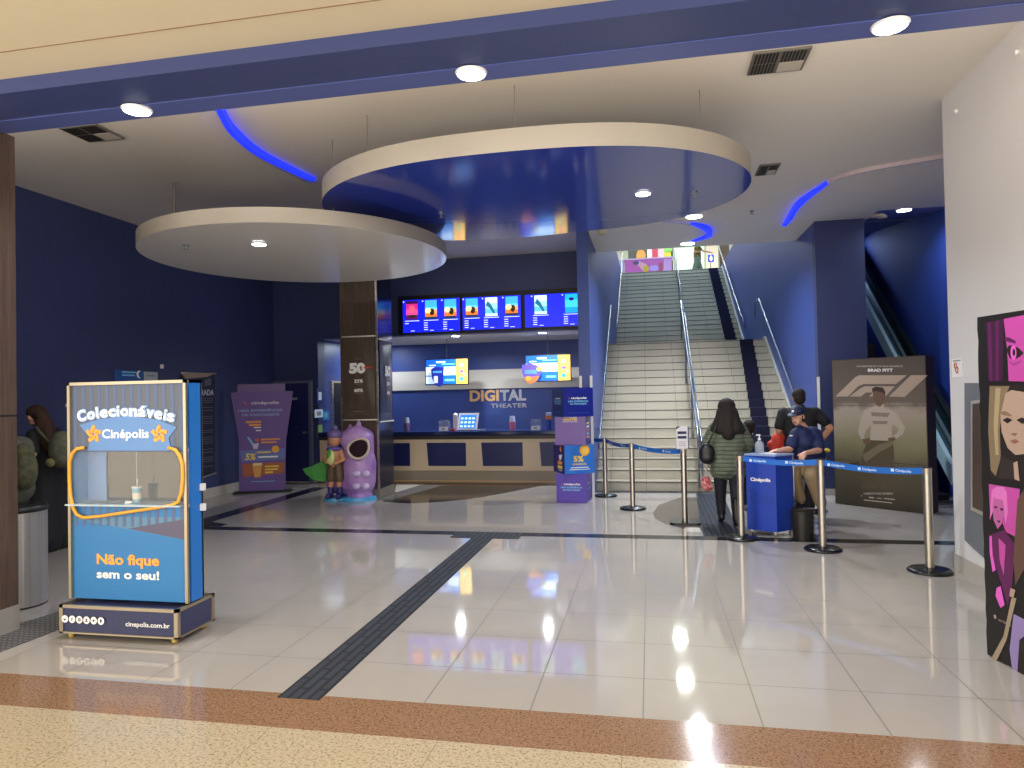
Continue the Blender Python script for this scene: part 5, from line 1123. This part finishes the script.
solo('lit_shopfront', mb, 'brightly lit pale green shopfront beyond the top of the stairs', 'shopfront')
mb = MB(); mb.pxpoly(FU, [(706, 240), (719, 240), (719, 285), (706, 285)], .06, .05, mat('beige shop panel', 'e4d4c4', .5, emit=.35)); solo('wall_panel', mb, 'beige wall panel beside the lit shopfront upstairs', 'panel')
FQ = VF(0, 30.5)
t = thing('restroom_sign', 'small lit blue sign with a white pictogram beyond the stairs', 'sign', FQ.pt(*FQ.px(711, 263)))
mb = MB(); mb.pxrect(FQ, 708, 255, 713.8, 262, 0, .06, mat('lit blue sign', '1030e0', .4, emit=1.2)); mb.pxrect(FQ, 710.3, 262, 711.2, 275, -.03, .03, steel); part('sign_box', mb, t)
mb = MB(); a, b = FQ.px(710.9, 258.6); mb.disc(FQ, a, b, .05, .11, .061, .002, mat('lit white picto', 'f0f8ff', .4, emit=2)); part('pictogram', mb, t)
# ================================================================== people
skin = mat('warm skin', 'c08a6c', .5); skin2 = mat('light skin', 'd0a08a', .5); hairb = mat('black hair', '171210', .8, fn=f_cloth('241c18', 30, (60, 60, 3))); hairbr = mat('dark brown hair', '241712', .75, fn=f_cloth('45281c', 30, (60, 60, 3)))
def V3(*a): return Vector(a)
def hand(w, d, nrm, s=1, curl=.5, side=1):
    """w wrist, d finger direction, nrm palm normal, thumb side"""
    d = Vector(d).normalized(); n = Vector(nrm); n = (n-d*n.dot(d)).normalized(); x = d.cross(n)*side; L = []
    w = Vector(w); L.append(('c', w, .024*s, w+d*.035*s, .026*s))
    for i, (o, ln) in enumerate(((.030, .068), (.010, .078), (-.010, .072), (-.029, .056))):
        k = w+d*.075*s+x*o*s; L.append(('c', w+d*.03*s+x*o*.7*s, .016*s, k, .0115*s))
        m1 = k+(d*math.cos(curl)+n*math.sin(curl))*ln*.5*s; m2 = m1+(d*math.cos(curl*2.2)+n*math.sin(curl*2.2))*ln*.5*s
        L += [('c', k, .0095*s, m1, .009*s), ('c', m1, .009*s, m2, .0075*s)]
    t0 = w+d*.02*s+x*.022*s; t1 = t0+(d*.7+x*.8+n*.3).normalized()*.045*s; L += [('c', t0, .014*s, t1, .0105*s), ('c', t1, .0105*s, t1+(d+x*.2+n*.4).normalized()*.03*s, .0085*s)]
    return L
def head(c, f, s=1, up=(0, 0, 1)):
    """c head centre, f facing direction: skull, jaw, nose, ears"""
    f = Vector(f).normalized(); u = Vector(up).normalized(); u = (u-f*u.dot(f)).normalized(); r = f.cross(u); c = Vector(c)
    R = Matrix((r, f, u)).transposed(); P = lambda x, y, z: c+(r*x+f*y+u*z)*s
    return [('e', P(0, -.012, .02), (.074*s, .094*s, .092*s), R), ('e', P(0, .02, -.045), (.056*s, .066*s, .066*s), R), ('e', P(0, .05, -.085), (.026*s, .024*s, .02*s), R),
            ('c', P(0, .083, .01), .009*s, P(0, .104, -.022), .0125*s), ('e', P(.076, -.01, -.01), (.01*s, .02*s, .032*s), R), ('e', P(-.076, -.01, -.01), (.01*s, .02*s, .032*s), R)], P, R
def face(parent, P, R, s=1, lip='9a5a50'):
    mb = MB(); k0 = 0
    for x in (-.03, .03): mb.ball(P(x, .079, .008), (.011*s, .011*s, .008*s), mat('eye white', 'e0dcd8', .3), 10, 6)
    for x in (-.03, .03): mb.ball(P(x, .088, .008), (.006*s, .006*s, .006*s), mat('eye dark', '1c1412', .2), 8, 6)
    part('eyes', mb, parent, True)
    mb = MB()
    for x in (-.03, .03): mb.tube([P(x-.016, .086, .028), P(x, .090, .033), P(x+.016, .084, .029)], .0035*s, mat('brow hair', '2a1c16', .6), 6)
    part('eyebrows', mb, parent, True)
    mb = MB(); mb.tube([P(-.022, .078, -.056), P(0, .087, -.054), P(.022, .078, -.056)], [.004*s, .007*s, .004*s], mat('lips '+lip, lip, .45), 8); part('lips', mb, parent, True)
def person(label, loc_, rotz, cat='person'): return thing('person', label, cat, loc_, None, rotz)

# --- woman in green quilted jacket, seen from behind (walking away, +Y forward)
g = AZ(724, 522); g = Vector((AY(728, 460, 9.3).x, 9.3, 0)); t = person('person in green quilted jacket and dark jeans walking towards the stairs', g, 0)
hd, P, R = head((0, .06, 1.46), (0.05, 1, -.05))
blob('body', hd+[('c', (0, .03, 1.25), .055, (0, .05, 1.41), .05), ('c', (-.08, 0, 1.2), .07, (.08, 0, 1.2), .07), ('c', (0, 0, .9), .09, (0, 0, 1.2), .09), ('p', [(-.15, 0, 1.22), (-.25, .0, 1.02), (-.25, .09, .82)], [.04, .035, .03]), ('p', [(.15, 0, 1.22), (.24, .02, 1.02), (.2, .14, .86)], [.04, .035, .03]),
    ('p', [(-.09, 0, .86), (-.10, .03, .48), (-.09, .25-.2, .12)], [.08, .055, .04]), ('p', [(.09, 0, .86), (.08, -.05, .48), (.07, -.18, .10)], [.08, .055, .04])]+hand((-.25, .10, .81), (0, .1, -1), (1, 0, 0), 1, .6)+hand((.2, .15, .85), (0, .3, -1), (-1, 0, 0), 1, .6, -1), skin, t, .009)
gj = mat('sage green quilted jacket', '56604e', .55, fn=f_quilt('677060'))
blob('quilted_jacket', [('c', (-.08, 0, .72), .14, (-.08, 0, 1.15), .13), ('c', (.08, 0, .72), .14, (.08, 0, 1.15), .13), ('c', (0, .0, .72), .15, (0, 0, 1.2), .13), ('c', (-.10, 0, 1.18), .125, (.10, 0, 1.18), .125), ('c', (-.10, 0, .78), .13, (.10, 0, .78), .13), ('c', (-.09, 0, 1.0), .14, (.09, 0, 1.0), .14), ('c', (-.1, 0, .68), .13, (.1, 0, .68), .13), ('c', (0, .0, 1.24), .10, (0, .03, 1.34), .08), ('p', [(-.15, 0, 1.22), (-.26, .0, 1.02), (-.26, .08, .84)], [.09, .08, .058]), ('p', [(.15, 0, 1.22), (.26, .02, 1.02), (.21, .13, .87)], [.09, .08, .058])], gj, t, .012, 4)
jn = mat('dark navy jeans', '15151f', .7)
blob('jeans', [('c', (-.07, 0, .8), .11, (.07, 0, .8), .11), ('p', [(-.085, 0, .78), (-.10, .03, .48), (-.095, .06, .2)], [.105, .08, .06]), ('c', (-.1, .05, .25), .058, (-.092, .045, .12), .055), ('p', [(.085, 0, .78), (.08, -.05, .48), (.07, -.15, .2)], [.105, .078, .06])], jn, t, .012)
bt = mat('black boot leather', '121018', .35)
blob('boot', [('p', [(.07, -.15, .30), (.07, -.19, .08)], [.062, .055]), ('c', (.07, -.2, .045), .045, (.075, -.04, .04), .04)], bt, t, .01)
blob('shoe', [('p', [(-.095, .06, .16), (-.09, .03, .09)], [.05, .045]), ('c', (-.09, .02, .065), .04, (-.10, .17, .035), .034)], bt, t, .01)
blob('long_hair', [('e', (0, .02, 1.50), (.115, .125, .115)), ('c', (-.05, -.03, 1.42), .09, (-.10, -.09, 1.22), .08), ('c', (.05, -.03, 1.42), .09, (.10, -.09, 1.22), .08), ('c', (0, -.04, 1.42), .11, (0, -.11, 1.16), .09), ('c', (.09, -.02, 1.36), .06, (.16, -.07, 1.2), .06), ('c', (-.09, -.02, 1.36), .06, (-.16, -.07, 1.22), .06)], hairb, t, .012, 4)
bg = thing('shoulder_bag', 'black rounded shoulder bag on the hip of the person in the green jacket', 'bag', (g.x-.27, 9.16, .76))
blob('bag_body', [('e', (-.0, 0, .16), (.10, .06, .12)), ('e', (-.0, 0, .10), (.10, .065, .09))], mat('black leather', '16161a', .35), bg, .012)
mb = MB(); mb.tube([(.0, -.0, .24), (.06, -.04, .38), (.12, -.03, .50), (.16, .06, .60), (.17, .2, .60)], .009, mat('black leather', '16161a', .35), 8); part('strap', mb, bg, True)
ty_ = thing('carrier_bag', 'small white and red bag dangling from the hand of the person in the green jacket', 'bag', (AY(706, 480, 9.35).x, 9.35, .40))
blob('bag_body', [('e', (0, 0, .10), (.07, .04, .10)), ('e', (.02, .01, .06), (.08, .045, .06))], mat('white and red plastic', 'c8b0ac', .4, fn=f_cloth('b8283c', 14)), ty_, .01)
mb = MB(); mb.tube([(-.02, 0, .16), (.02, 0, .33), (.05, 0, .40)], .012, mat('white bag handle', 'c8c4c8', .5), 8); part('bag_handle', mb, ty_, True)

# --- child
cx_ = AY(749, 430, 10.4).x; t = person('child with short black hair and navy jacket beside the person in green', (cx_, 10.4, 0), 0)
hd, P, R = head((0, 0, 1.17), (0, 1, 0), .93)
blob('body', hd+[('c', (0, 0, 1.02), .04, (0, 0, 1.1), .04), ('c', (-.06, 0, .95), .07, (.06, 0, .95), .07), ('c', (0, 0, .65), .08, (0, 0, .9), .08), ('p', [(-.12, 0, .97), (-.17, 0, .78), (-.16, .05, .6)], [.035, .03, .022]), ('p', [(.12, 0, .97), (.17, 0, .78), (.16, .05, .6)], [.035, .03, .022]), ('p', [(-.06, 0, .6), (-.06, 0, .32), (-.06, 0, .08)], [.06, .045, .035]), ('p', [(.06, 0, .6), (.06, 0, .32), (.06, 0, .08)], [.06, .045, .035])]+hand((-.16, .05, .6), (0, .1, -1), (1, 0, 0), .75, .5)+hand((.16, .05, .6), (0, .1, -1), (-1, 0, 0), .75, .5, -1), skin, t, .009)
blob('jacket', [('c', (-.08, 0, .97), .085, (.08, 0, .97), .085), ('c', (-.06, 0, .62), .1, (.06, 0, .62), .1), ('c', (0, 0, .7), .14, (0, 0, .9), .13), ('c', (0, 0, .98), .07, (0, 0, 1.05), .055), ('p', [(-.13, 0, .98), (-.19, 0, .78), (-.17, .05, .62)], [.06, .055, .045]), ('p', [(.13, 0, .98), (.19, 0, .78), (.17, .05, .62)], [.06, .055, .045])], mat('navy child jacket', '222a48', .6), t, .012)
blob('trousers', [('p', [(-.065, 0, .6), (-.065, 0, .32), (-.065, 0, .1)], [.085, .065, .055]), ('p', [(.065, 0, .6), (.065, 0, .32), (.065, 0, .1)], [.085, .065, .055])], mat('black trousers', '14161e', .7), t, .012)
blob('short_hair', [('e', (0, -.012, 1.205), (.085, .098, .085)), ('e', (0, -.04, 1.15), (.075, .065, .07))], hairb, t, .01)
for s in (-1, 1): blob('shoe', [('c', (.062*s, -.03, .04), .038, (.065*s, .1, .034), .033)], mat('pale trainers', 'b0a898', .5), t, .01)

# --- man in black T-shirt, seen from behind
mx = AY(799, 400, 9.85).x; t = person('person in black T-shirt seen from behind, elbow bent, beyond the attendant', (mx, 9.85, 0), 0)
hd, P, R = head((0, .02, 1.59), (0, 1, 0), 1.0)
blob('body', hd+[('c', (0, -.01, 1.42), .06, (0, .01, 1.53), .055), ('c', (-.12, 0, 1.33), .08, (.12, 0, 1.33), .08), ('c', (0, 0, .95), .1, (0, 0, 1.3), .1), ('p', [(-.19, 0, 1.40), (-.27, -.04, 1.16), (-.22, .12, .98)], [.055, .045, .032]), ('p', [(.20, 0, 1.40), (.37, -.06, 1.18), (.25, .02, 1.0)], [.055, .045, .033]),
    ('p', [(-.1, 0, .9), (-.1, 0, .48), (-.1, 0, .09)], [.09, .06, .042]), ('p', [(.1, 0, .9), (.1, 0, .48), (.1, 0, .09)], [.09, .06, .042])]+hand((-.22, .12, .98), (.2, .9, -.1), (0, 0, -1), 1, .7)+hand((.25, .03, 1.0), (-.8, .5, -.3), (0, -.3, -1), 1, .4, -1), skin, t, .009)
blob('t_shirt', [('c', (-.07, 0, .95), .13, (-.09, 0, 1.3), .13), ('c', (.07, 0, .95), .13, (.09, 0, 1.3), .13), ('c', (-.13, 0, 1.35), .115, (.13, 0, 1.35), .115), ('c', (-.08, 0, .98), .14, (.08, 0, .98), .14), ('c', (-.07, 0, 1.15), .15, (.07, 0, 1.15), .15), ('c', (0, 0, 1.4), .085, (0, .0, 1.46), .07), ('c', (-.2, 0, 1.39), .08, (-.255, -.03, 1.22), .075), ('c', (.2, 0, 1.39), .08, (.31, -.04, 1.27), .075)], mat('black T-shirt cotton', '17161a', .75), t, .012)
blob('trousers', [('c', (-.06, 0, .88), .13, (.06, 0, .88), .13), ('p', [(-.1, 0, .82), (-.1, 0, .48), (-.1, 0, .1)], [.11, .085, .065]), ('p', [(.1, 0, .82), (.1, 0, .48), (.1, 0, .1)], [.11, .085, .065])], jn, t, .012)
blob('short_hair', [('e', (0, .005, 1.635), (.088, .102, .088)), ('e', (0, -.04, 1.58), (.078, .07, .08))], hairb, t, .01)
for s in (-1, 1): blob('shoe', [('c', (.1*s, -.04, .045), .045, (.11*s, .14, .038), .038)], bt, t, .01)
rg = thing('cloth_bag', 'bright red cloth bag held at the side of the person in black', 'bag', (mx-.27, 9.88, .85))
blob('bag_body', [('p', [(.06, .02, .33), (0, 0, .2), (-.04, 0, .08)], [.05, .085, .09]), ('c', (.08, 0, .3), .045, (.05, 0, .06), .07), ('c', (-.1, -.02, .12), .05, (-.02, 0, .04), .06)], mat('bright red cloth', 'd8402a', .6, fn=f_cloth('b83020', 9)), rg, .012)

# --- attendant on stool
ax_, ay_ = AY(806, 440, 8.98).x, 8.98
t = person('seated attendant in navy cap, navy polo shirt and khaki trousers at the blue desk', (ax_, ay_, 0), 0)
hc = AY(797, 419, 8.9)-Vector((ax_, ay_, 0)); hc = Vector((hc.x, -.10, hc.z+.035)); fdir = Vector((-.62, -.75, -.22))
hd, P, R = head(hc, fdir, .98)
sL = Vector((-.14, -.10, 1.165)); sR = Vector((.12, .0, 1.155)); eL = Vector((-.22, -.18, .99)); wL = Vector((-.36, -.30, .985)); eR = Vector((.11, -.16, .975)); wR = Vector((-.08, -.33, .955))
hp = Vector((.06, .06, .80)); kR = Vector((-.02, -.34, .70)); aR = Vector((.10, -.26, .33)); kL = Vector((-.20, -.24, .70)); aL = Vector((-.10, -.12, .36))
blob('body', hd+[('c', (0, 0, 1.2), .05, hc+Vector((.02, .03, -.05)), .048), ('c', sL*.6+Vector((0, 0, .47)), .06, sR*.6+Vector((0, 0, .47)), .06), ('c', hp+Vector((0, 0, .06)), .09, (.02, -.02, 1.12), .085), ('p', [sL, eL, wL], [.045, .04, .027]), ('p', [sR, eR, wR], [.045, .04, .027]), ('p', [hp, kR, aR], [.1, .065, .042]), ('p', [hp+Vector((-.12, -.03, 0)), kL, aL], [.1, .065, .042])]+hand(wL, (-.9, -.35, -.03), (0, 0, -1), .95, .25, -1)+hand(wR, (-.6, -.6, -.5), (-.3, .2, -1), .95, .9, -1), skin2, t, .008)
face(t, P, R, .98)
navy = mat('navy polo cotton', '1a2350', .7)
blob('polo_shirt', [('c', (-.06, -.04, .92), .115, (-.06, -.07, 1.15), .105), ('c', (.07, .03, .92), .115, (.07, .0, 1.15), .105), ('c', sL*.75+Vector((0, 0, .27)), .085, sR*.75+Vector((0, 0, .27)), .085), ('c', (-.03, -.07, 1.06), .125, (.08, .0, 1.06), .125), ('c', (-.02, -.02, .90), .135, (.10, .05, .90), .135), ('c', (-.01, -.05, 1.17), .075, hc+Vector((.03, .03, -.15)), .05), ('c', sL, .068, sL*.3+eL*.7, .07), ('c', sR, .072, sR*.25+eR*.75, .075)], navy, t, .011)
Fch = Frame(Vector((0, 0, 0)), (.93, .36, 0)); mb = MB()
kk = lambda x, y: (AY(x, y, ay_-.16)-Vector((ax_, ay_, 0)))
for (x, y, w, h, c) in ((790.5, 435.5, .035, .006, 'd8d8d8'), ):
    q = kk(x, y); mb.box(q.x-w/2, q.x+w/2, q.y-.035, q.y-.03, q.z-h, q.z+h, print_w)
part('name_print', mb, t, True)
mb = MB(); q = kk(803.5, 440); mb.ball((q.x, q.y-.0, q.z), (.025, .012, .03), mat('gold badge print', 'a09a60', .5), 10, 6); part('badge', mb, t, True)
mb = MB(); mb.ball((.25, .05, .955), (.035, .05, .025), mat('yellow pouch', 'e0c030', .5)); part('belt_tag', mb, t, True)
kh_ = mat('khaki trousers', '8f7a5c', .7)
blob('khaki_trousers', [('c', hp+Vector((-.1, 0, .03)), .135, hp+Vector((.06, .04, .03)), .135), ('p', [hp, kR, kR*.1+aR*.9], [.125, .09, .07]), ('p', [hp+Vector((-.12, -.03, 0)), kL, kL*.1+aL*.9], [.12, .085, .065])], kh_, t, .011)
for (a_, nm) in ((aR, 1), (aL, 2)): blob('shoe', [('c', a_+Vector((.01, .03, -.02)), .045, a_+Vector((.01, .03, -.05)), .043), ('c', a_+Vector((0, .02, -.06)), .043, a_+Vector((-.10, -.09, -.065)), .036)], mat('black trainer', '1c1a1c', .5), t, .01)
mb = MB()
for a_ in (aR, aL): mb.tube([a_+Vector((.02, .04, -.105)), a_+Vector((-.12, -.10, -.10))], [.032, .03], mat('pale rubber sole', 'c8beb4', .6), 10)
part('shoe_soles', mb, t, True)
blob('bun_hair', [('e', P(0, -.03, .02), (.078, .09, .085), R), ('e', P(0, -.10, -.02), (.04, .04, .045)), ('c', P(.062, -.0, .0), .02, P(.06, -.02, -.07), .015), ('c', P(-.062, 0, .0), .02, P(-.06, -.02, -.07), .015)], hairbr, t, .008)
capm = mat('navy cap cotton', '1c2548', .6)
blob('cap', [('e', P(0, -.012, .058), (.084, .102, .075), R), ('e', P(0, .10, .048), (.066, .062, .011), R@Matrix.Rotation(-.25, 3, 'X'))], capm, t, .007)
mb = MB(); q0, q1 = P(.0, .094, .085), P(.0, .10, .07); mb.ball(P(.0, .086, .082), (.018, .012, .016), print_w, 10, 6); part('cap_emblem', mb, t, True)
t = thing('bar_stool', 'tall stool with thin white legs under the seated attendant', 'stool', (ax_+.06, ay_+.06, 0))
mb = MB(); mb.lathe(0, 0, [(.14, .655), (.17, .66), (.17, .685), (.15, .695)], black, 30); part('seat', mb, t, True)
for q in range(4):
    a = .6+q*math.pi/2; mb = MB(); mb.tube([(.1*math.cos(a), .1*math.sin(a), .655), (.21*math.cos(a), .21*math.sin(a), .012)], .012, white, 8); part('leg', mb, t, True)
mb = MB(); mb.tube([(.172*math.cos(q*.2618), .172*math.sin(q*.2618), .215) for q in range(24)], .01, chrome, 8, closed=True); part('footrest_ring', mb, t, True)

# --- woman by the left wall, facing the wall side (-X)
w = Vector((AY(44, 470, 6.9).x, 6.9, 0)); t = person('person with long brown hair and long black dress standing by the blue wall', w, 0)
hd, P, R = head((-.11, -.02, 1.56), (-.9, .1, -.42))
blob('body', hd+[('c', (-.0, 0, 1.40), .05, (-.07, -.01, 1.50), .048), ('c', (.0, -.1, 1.33), .08, (.0, .1, 1.33), .08), ('c', (.03, 0, .95), .1, (.01, 0, 1.28), .1), ('p', [(.02, -.17, 1.36), (.12, -.26, 1.14), (-.12, -.28, 1.21)], [.045, .038, .027]), ('p', [(.0, .17, 1.36), (-.05, .2, 1.12), (-.2, .1, 1.1)], [.045, .038, .027]), ('p', [(.03, -.08, .9), (.0, -.08, .48), (.0, -.08, .1)], [.09, .06, .04]), ('p', [(.03, .08, .9), (.05, .08, .48), (.06, .08, .1)], [.09, .06, .04])]+hand((-.12, -.28, 1.21), (-.9, .1, .35), (0, 1, 0), 1, .5)+hand((-.2, .1, 1.1), (-1, 0, 0), (0, -1, 0), 1, .4, -1), skin2, t, .009)
face(t, P, R)
dr_ = mat('black dress cotton', '1c1d22', .8)
blob('long_dress', [('c', (.0, -.09, 1.33), .105, (.0, .09, 1.33), .105), ('c', (.02, 0, .9), .17, (.01, 0, 1.2), .15), ('p', [(.03, -.05, .9), (.03, -.06, .5), (.05, -.08, .13)], [.18, .19, .21]), ('p', [(.03, .06, .9), (.03, .06, .5), (.05, .08, .13)], [.18, .19, .2]), ('c', (.02, -.17, 1.36), .065, (.11, -.23, 1.18), .055), ('c', (.0, .17, 1.36), .065, (-.04, .2, 1.15), .058)], dr_, t, .012, 4)
blob('long_hair', [('e', (-.085, -.01, 1.61), (.115, .10, .095)), ('c', (-.02, -.02, 1.58), .085, (.10, -.03, 1.38), .08), ('c', (.09, -.04, 1.42), .075, (.16, -.08, 1.18), .06), ('c', (.02, -.07, 1.5), .05, (.10, -.10, 1.25), .05)], hairbr, t, .012, 4)
blob('shoes', [('c', (.05, -.1, .045), .045, (-.12, -.12, .038), .036), ('c', (.08, .08, .045), .045, (-.08, .08, .038), .036)], bt, t, .01)
bp_ = thing('backpack', 'olive backpack slung on the back of the person in the long black dress', 'backpack', (w.x+.27, 6.82, .98))
olv = mat('olive canvas', '4c4e42', .7, fn=f_cloth('5c5c48', 20))
blob('bag_body', [('e', (.06, 0, .2), (.13, .15, .22)), ('e', (.08, 0, .1), (.12, .14, .12))], olv, bp_, .014)
mb = MB(); mb.tube([(-.02, -.1, .30), (-.12, -.13, .42), (-.2, -.1, .47), (-.24, -.0, .44)], .014, olv, 8); part('strap', mb, bp_, True)
mb = MB(); mb.ball((.03, -.13, .06), (.06, .04, .05), mat('khaki pocket', '7a784e', .7)); part('pocket', mb, bp_, True)

# --- person half hidden behind the wooden pillar
q = Vector((AY(9, 460, 5.7).x, 5.7, 0)); t = person('person in olive jacket with patterned backpack, mostly hidden by the wooden pillar', q, 0)
hd, P, R = head((-.2, .0, 1.50), (-.95, .1, -.35))
blob('body', hd+[('c', (-.02, 0, 1.34), .055, (-.14, 0, 1.44), .05), ('c', (0, -.08, 1.26), .1, (0, .08, 1.26), .1), ('c', (.02, 0, .92), .14, (0, 0, 1.22), .13), ('p', [(.02, -.17, 1.3), (.08, -.2, 1.05), (-.12, -.2, .98)], [.05, .04, .03]), ('p', [(.0, .17, 1.3), (-.05, .2, 1.05), (-.2, .15, 1.0)], [.05, .04, .03]), ('p', [(0, -.09, .88), (0, -.09, .48), (.03, -.09, .09)], [.09, .06, .042]), ('p', [(0, .09, .88), (0, .09, .48), (-.03, .09, .09)], [.09, .06, .042])]+hand((-.12, -.2, .98), (-1, 0, 0), (0, 1, 0), 1, .5)+hand((-.2, .15, 1.0), (-1, 0, 0), (0, -1, 0), 1, .5, -1), skin2, t, .012)
blob('olive_jacket', [('c', (.02, -.08, 1.26), .14, (.02, .08, 1.26), .14), ('c', (.03, -.05, .88), .16, (.03, .05, .88), .16), ('c', (.03, 0, 1.05), .18, (.03, 0, 1.1), .18), ('c', (-.03, 0, 1.34), .08, (-.08, 0, 1.39), .07), ('p', [(.04, -.18, 1.3), (.11, -.22, 1.05), (-.08, -.22, .98)], [.08, .07, .055]), ('p', [(.0, .17, 1.3), (-.05, .2, 1.05), (-.18, .17, 1.0)], [.08, .07, .055])], mat('grey olive jacket', '464a44', .7, fn=f_cloth('545648', 12)), t, .014)
blob('jeans', [('c', (0, -.05, .84), .13, (0, .05, .84), .13), ('p', [(0, -.09, .8), (0, -.09, .48), (.03, -.09, .1)], [.11, .085, .065]), ('p', [(0, .09, .8), (0, .09, .48), (-.03, .09, .1)], [.11, .085, .065])], mat('dark blue jeans', '1c2238', .7), t, .014)
blob('hair', [('e', (-.17, 0, 1.54), (.115, .09, .1))], hairbr, t, .012)
blob('shoes', [('c', (.03, -.09, .045), .045, (-.14, -.1, .038), .038), ('c', (-.03, .09, .045), .045, (-.2, .09, .038), .038)], bt, t, .012)
bp_ = thing('backpack', 'patterned khaki backpack of the person behind the wooden pillar', 'backpack', (q.x+.2, 5.66, .92))
blob('bag_body', [('e', (.03, 0, .15), (.09, .12, .2)), ('e', (.02, 0, .3), (.08, .1, .12))], mat('camouflage canvas', '5a5838', .7, fn=f_cloth('3e4030', 18)), bp_, .014)

# --- person striding on the upper floor
u_ = Vector((AY(697.5, 265, 28.5).x, 28.5, UZ)); t = person('person in grey green trousers striding past the top of the stairs', u_, 0)
hd, P, R = head((.0, 0, 1.56), (1, 0, 0))
blob('body', hd+[('c', (0, 0, 1.38), .055, (0, 0, 1.5), .05), ('c', (0, -.1, 1.3), .1, (0, .1, 1.3), .1), ('c', (0, 0, .92), .14, (0, 0, 1.25), .14), ('p', [(0, -.18, 1.34), (.22, -.2, 1.14), (.48, -.2, 1.08)], [.05, .04, .03]), ('p', [(0, .18, 1.34), (-.08, .2, 1.08), (-.05, .2, .88)], [.05, .04, .03]), ('p', [(0, -.09, .88), (-.12, -.09, .48), (-.26, -.09, .1)], [.09, .06, .042]), ('p', [(0, .09, .88), (.12, .09, .48), (.24, .09, .1)], [.09, .06, .042])]+hand((.48, -.2, 1.08), (1, 0, -.2), (0, 0, -1), 1, .3)+hand((-.05, .2, .88), (0, 0, -1), (1, 0, 0), 1, .5), skin, t, .014)
blob('shirt', [('c', (0, -.1, 1.3), .12, (0, .1, 1.3), .12), ('c', (0, -.03, .95), .15, (0, .03, 1.15), .15), ('c', (0, -.18, 1.34), .07, (.12, -.2, 1.22), .065), ('c', (0, .18, 1.34), .07, (-.06, .2, 1.15), .065)], mat('black and gold shirt', '2c2a20', .7, fn=f_cloth('8a7a30', 10)), t, .016)
blob('trousers', [('c', (0, -.05, .86), .15, (0, .05, .86), .15), ('p', [(0, -.09, .82), (-.12, -.09, .48), (-.24, -.09, .12)], [.13, .1, .075]), ('p', [(0, .09, .82), (.12, .09, .48), (.22, .09, .12)], [.13, .1, .075])], mat('grey green trousers', '66746a', .7), t, .016)
blob('hair', [('e', (-.02, 0, 1.6), (.1, .085, .09))], hairb, t, .014)
blob('shoes', [('c', (-.28, -.09, .05), .045, (-.14, -.09, .04), .038), ('c', (.22, .09, .05), .045, (.38, .09, .04), .038)], bt, t, .014)
# ================================================================== light
def area(name, loc_, size, power, col, rot=(0, 0, 0), sy=None):
    l = bpy.data.lights.new(name, 'AREA'); l.shape = 'RECTANGLE'; l.size = size; l.size_y = sy or size; l.energy = power; l.color = col
    o = bpy.data.objects.new(name, l); o.location = loc_; o.rotation_euler = rot; COL.objects.link(o); return o
# mall ceiling luminaires (warm) before the portal
for i, x in enumerate((-5, -1.5, 2)): area('mall_luminaire', (x, .2, 3.84), 1.2, 25, (1, .88, .7), sy=1.2)
# ceiling fill added behind the beam, upper floor lamps, escalator fill
for x in (-6, -3.4, -.8, 1.6): area('beam_fill_light', (x, 4.40, 4.0), 2.2, 16, (1, .88, .74), (math.radians(100), 0, 0), .12)  # unseen warm strips added to brighten the ceiling by the beam
for y, pw_ in ((16, 120), (20, 190), (24.5, 190)): area('upper_luminaire', (.85, y, 10.4), .22, pw_, (.5, .72, 1))
for x in (-2, 1.2, 4.4):
    for y in (30, 35): area('upper_luminaire', (x, y, 10.4), .5, 150, (.93, 1, .95))
area('escalator_fill', (3.9, 16.5, 4.95), .8, 32, (.5, .65, 1))  # unseen lamp set to brighten the escalator skirt and wall
area('niche_luminaire', (-6.1, 14.6, 2.9), .4, 25, (.8, .9, 1))
wd_ = bpy.data.worlds.new('world'); SC.world = wd_; wd_.use_nodes = True
bgn = wd_.node_tree.nodes['Background']; bgn.inputs[0].default_value = (1.0, .93, .84, 1); bgn.inputs[1].default_value = 3.0
SC.view_settings.view_transform = 'Standard'; SC.view_settings.look = 'None'; SC.view_settings.gamma = 1; SC.view_settings.exposure = 0.25; SC.view_settings.use_curve_mapping = False
SC.cycles.use_denoising = True
SC.cycles.max_bounces = 8; SC.cycles.diffuse_bounces = 4; SC.cycles.glossy_bounces = 4; SC.cycles.sample_clamp_indirect = 6; SC.cycles.caustics_reflective = False; SC.cycles.caustics_refractive = False
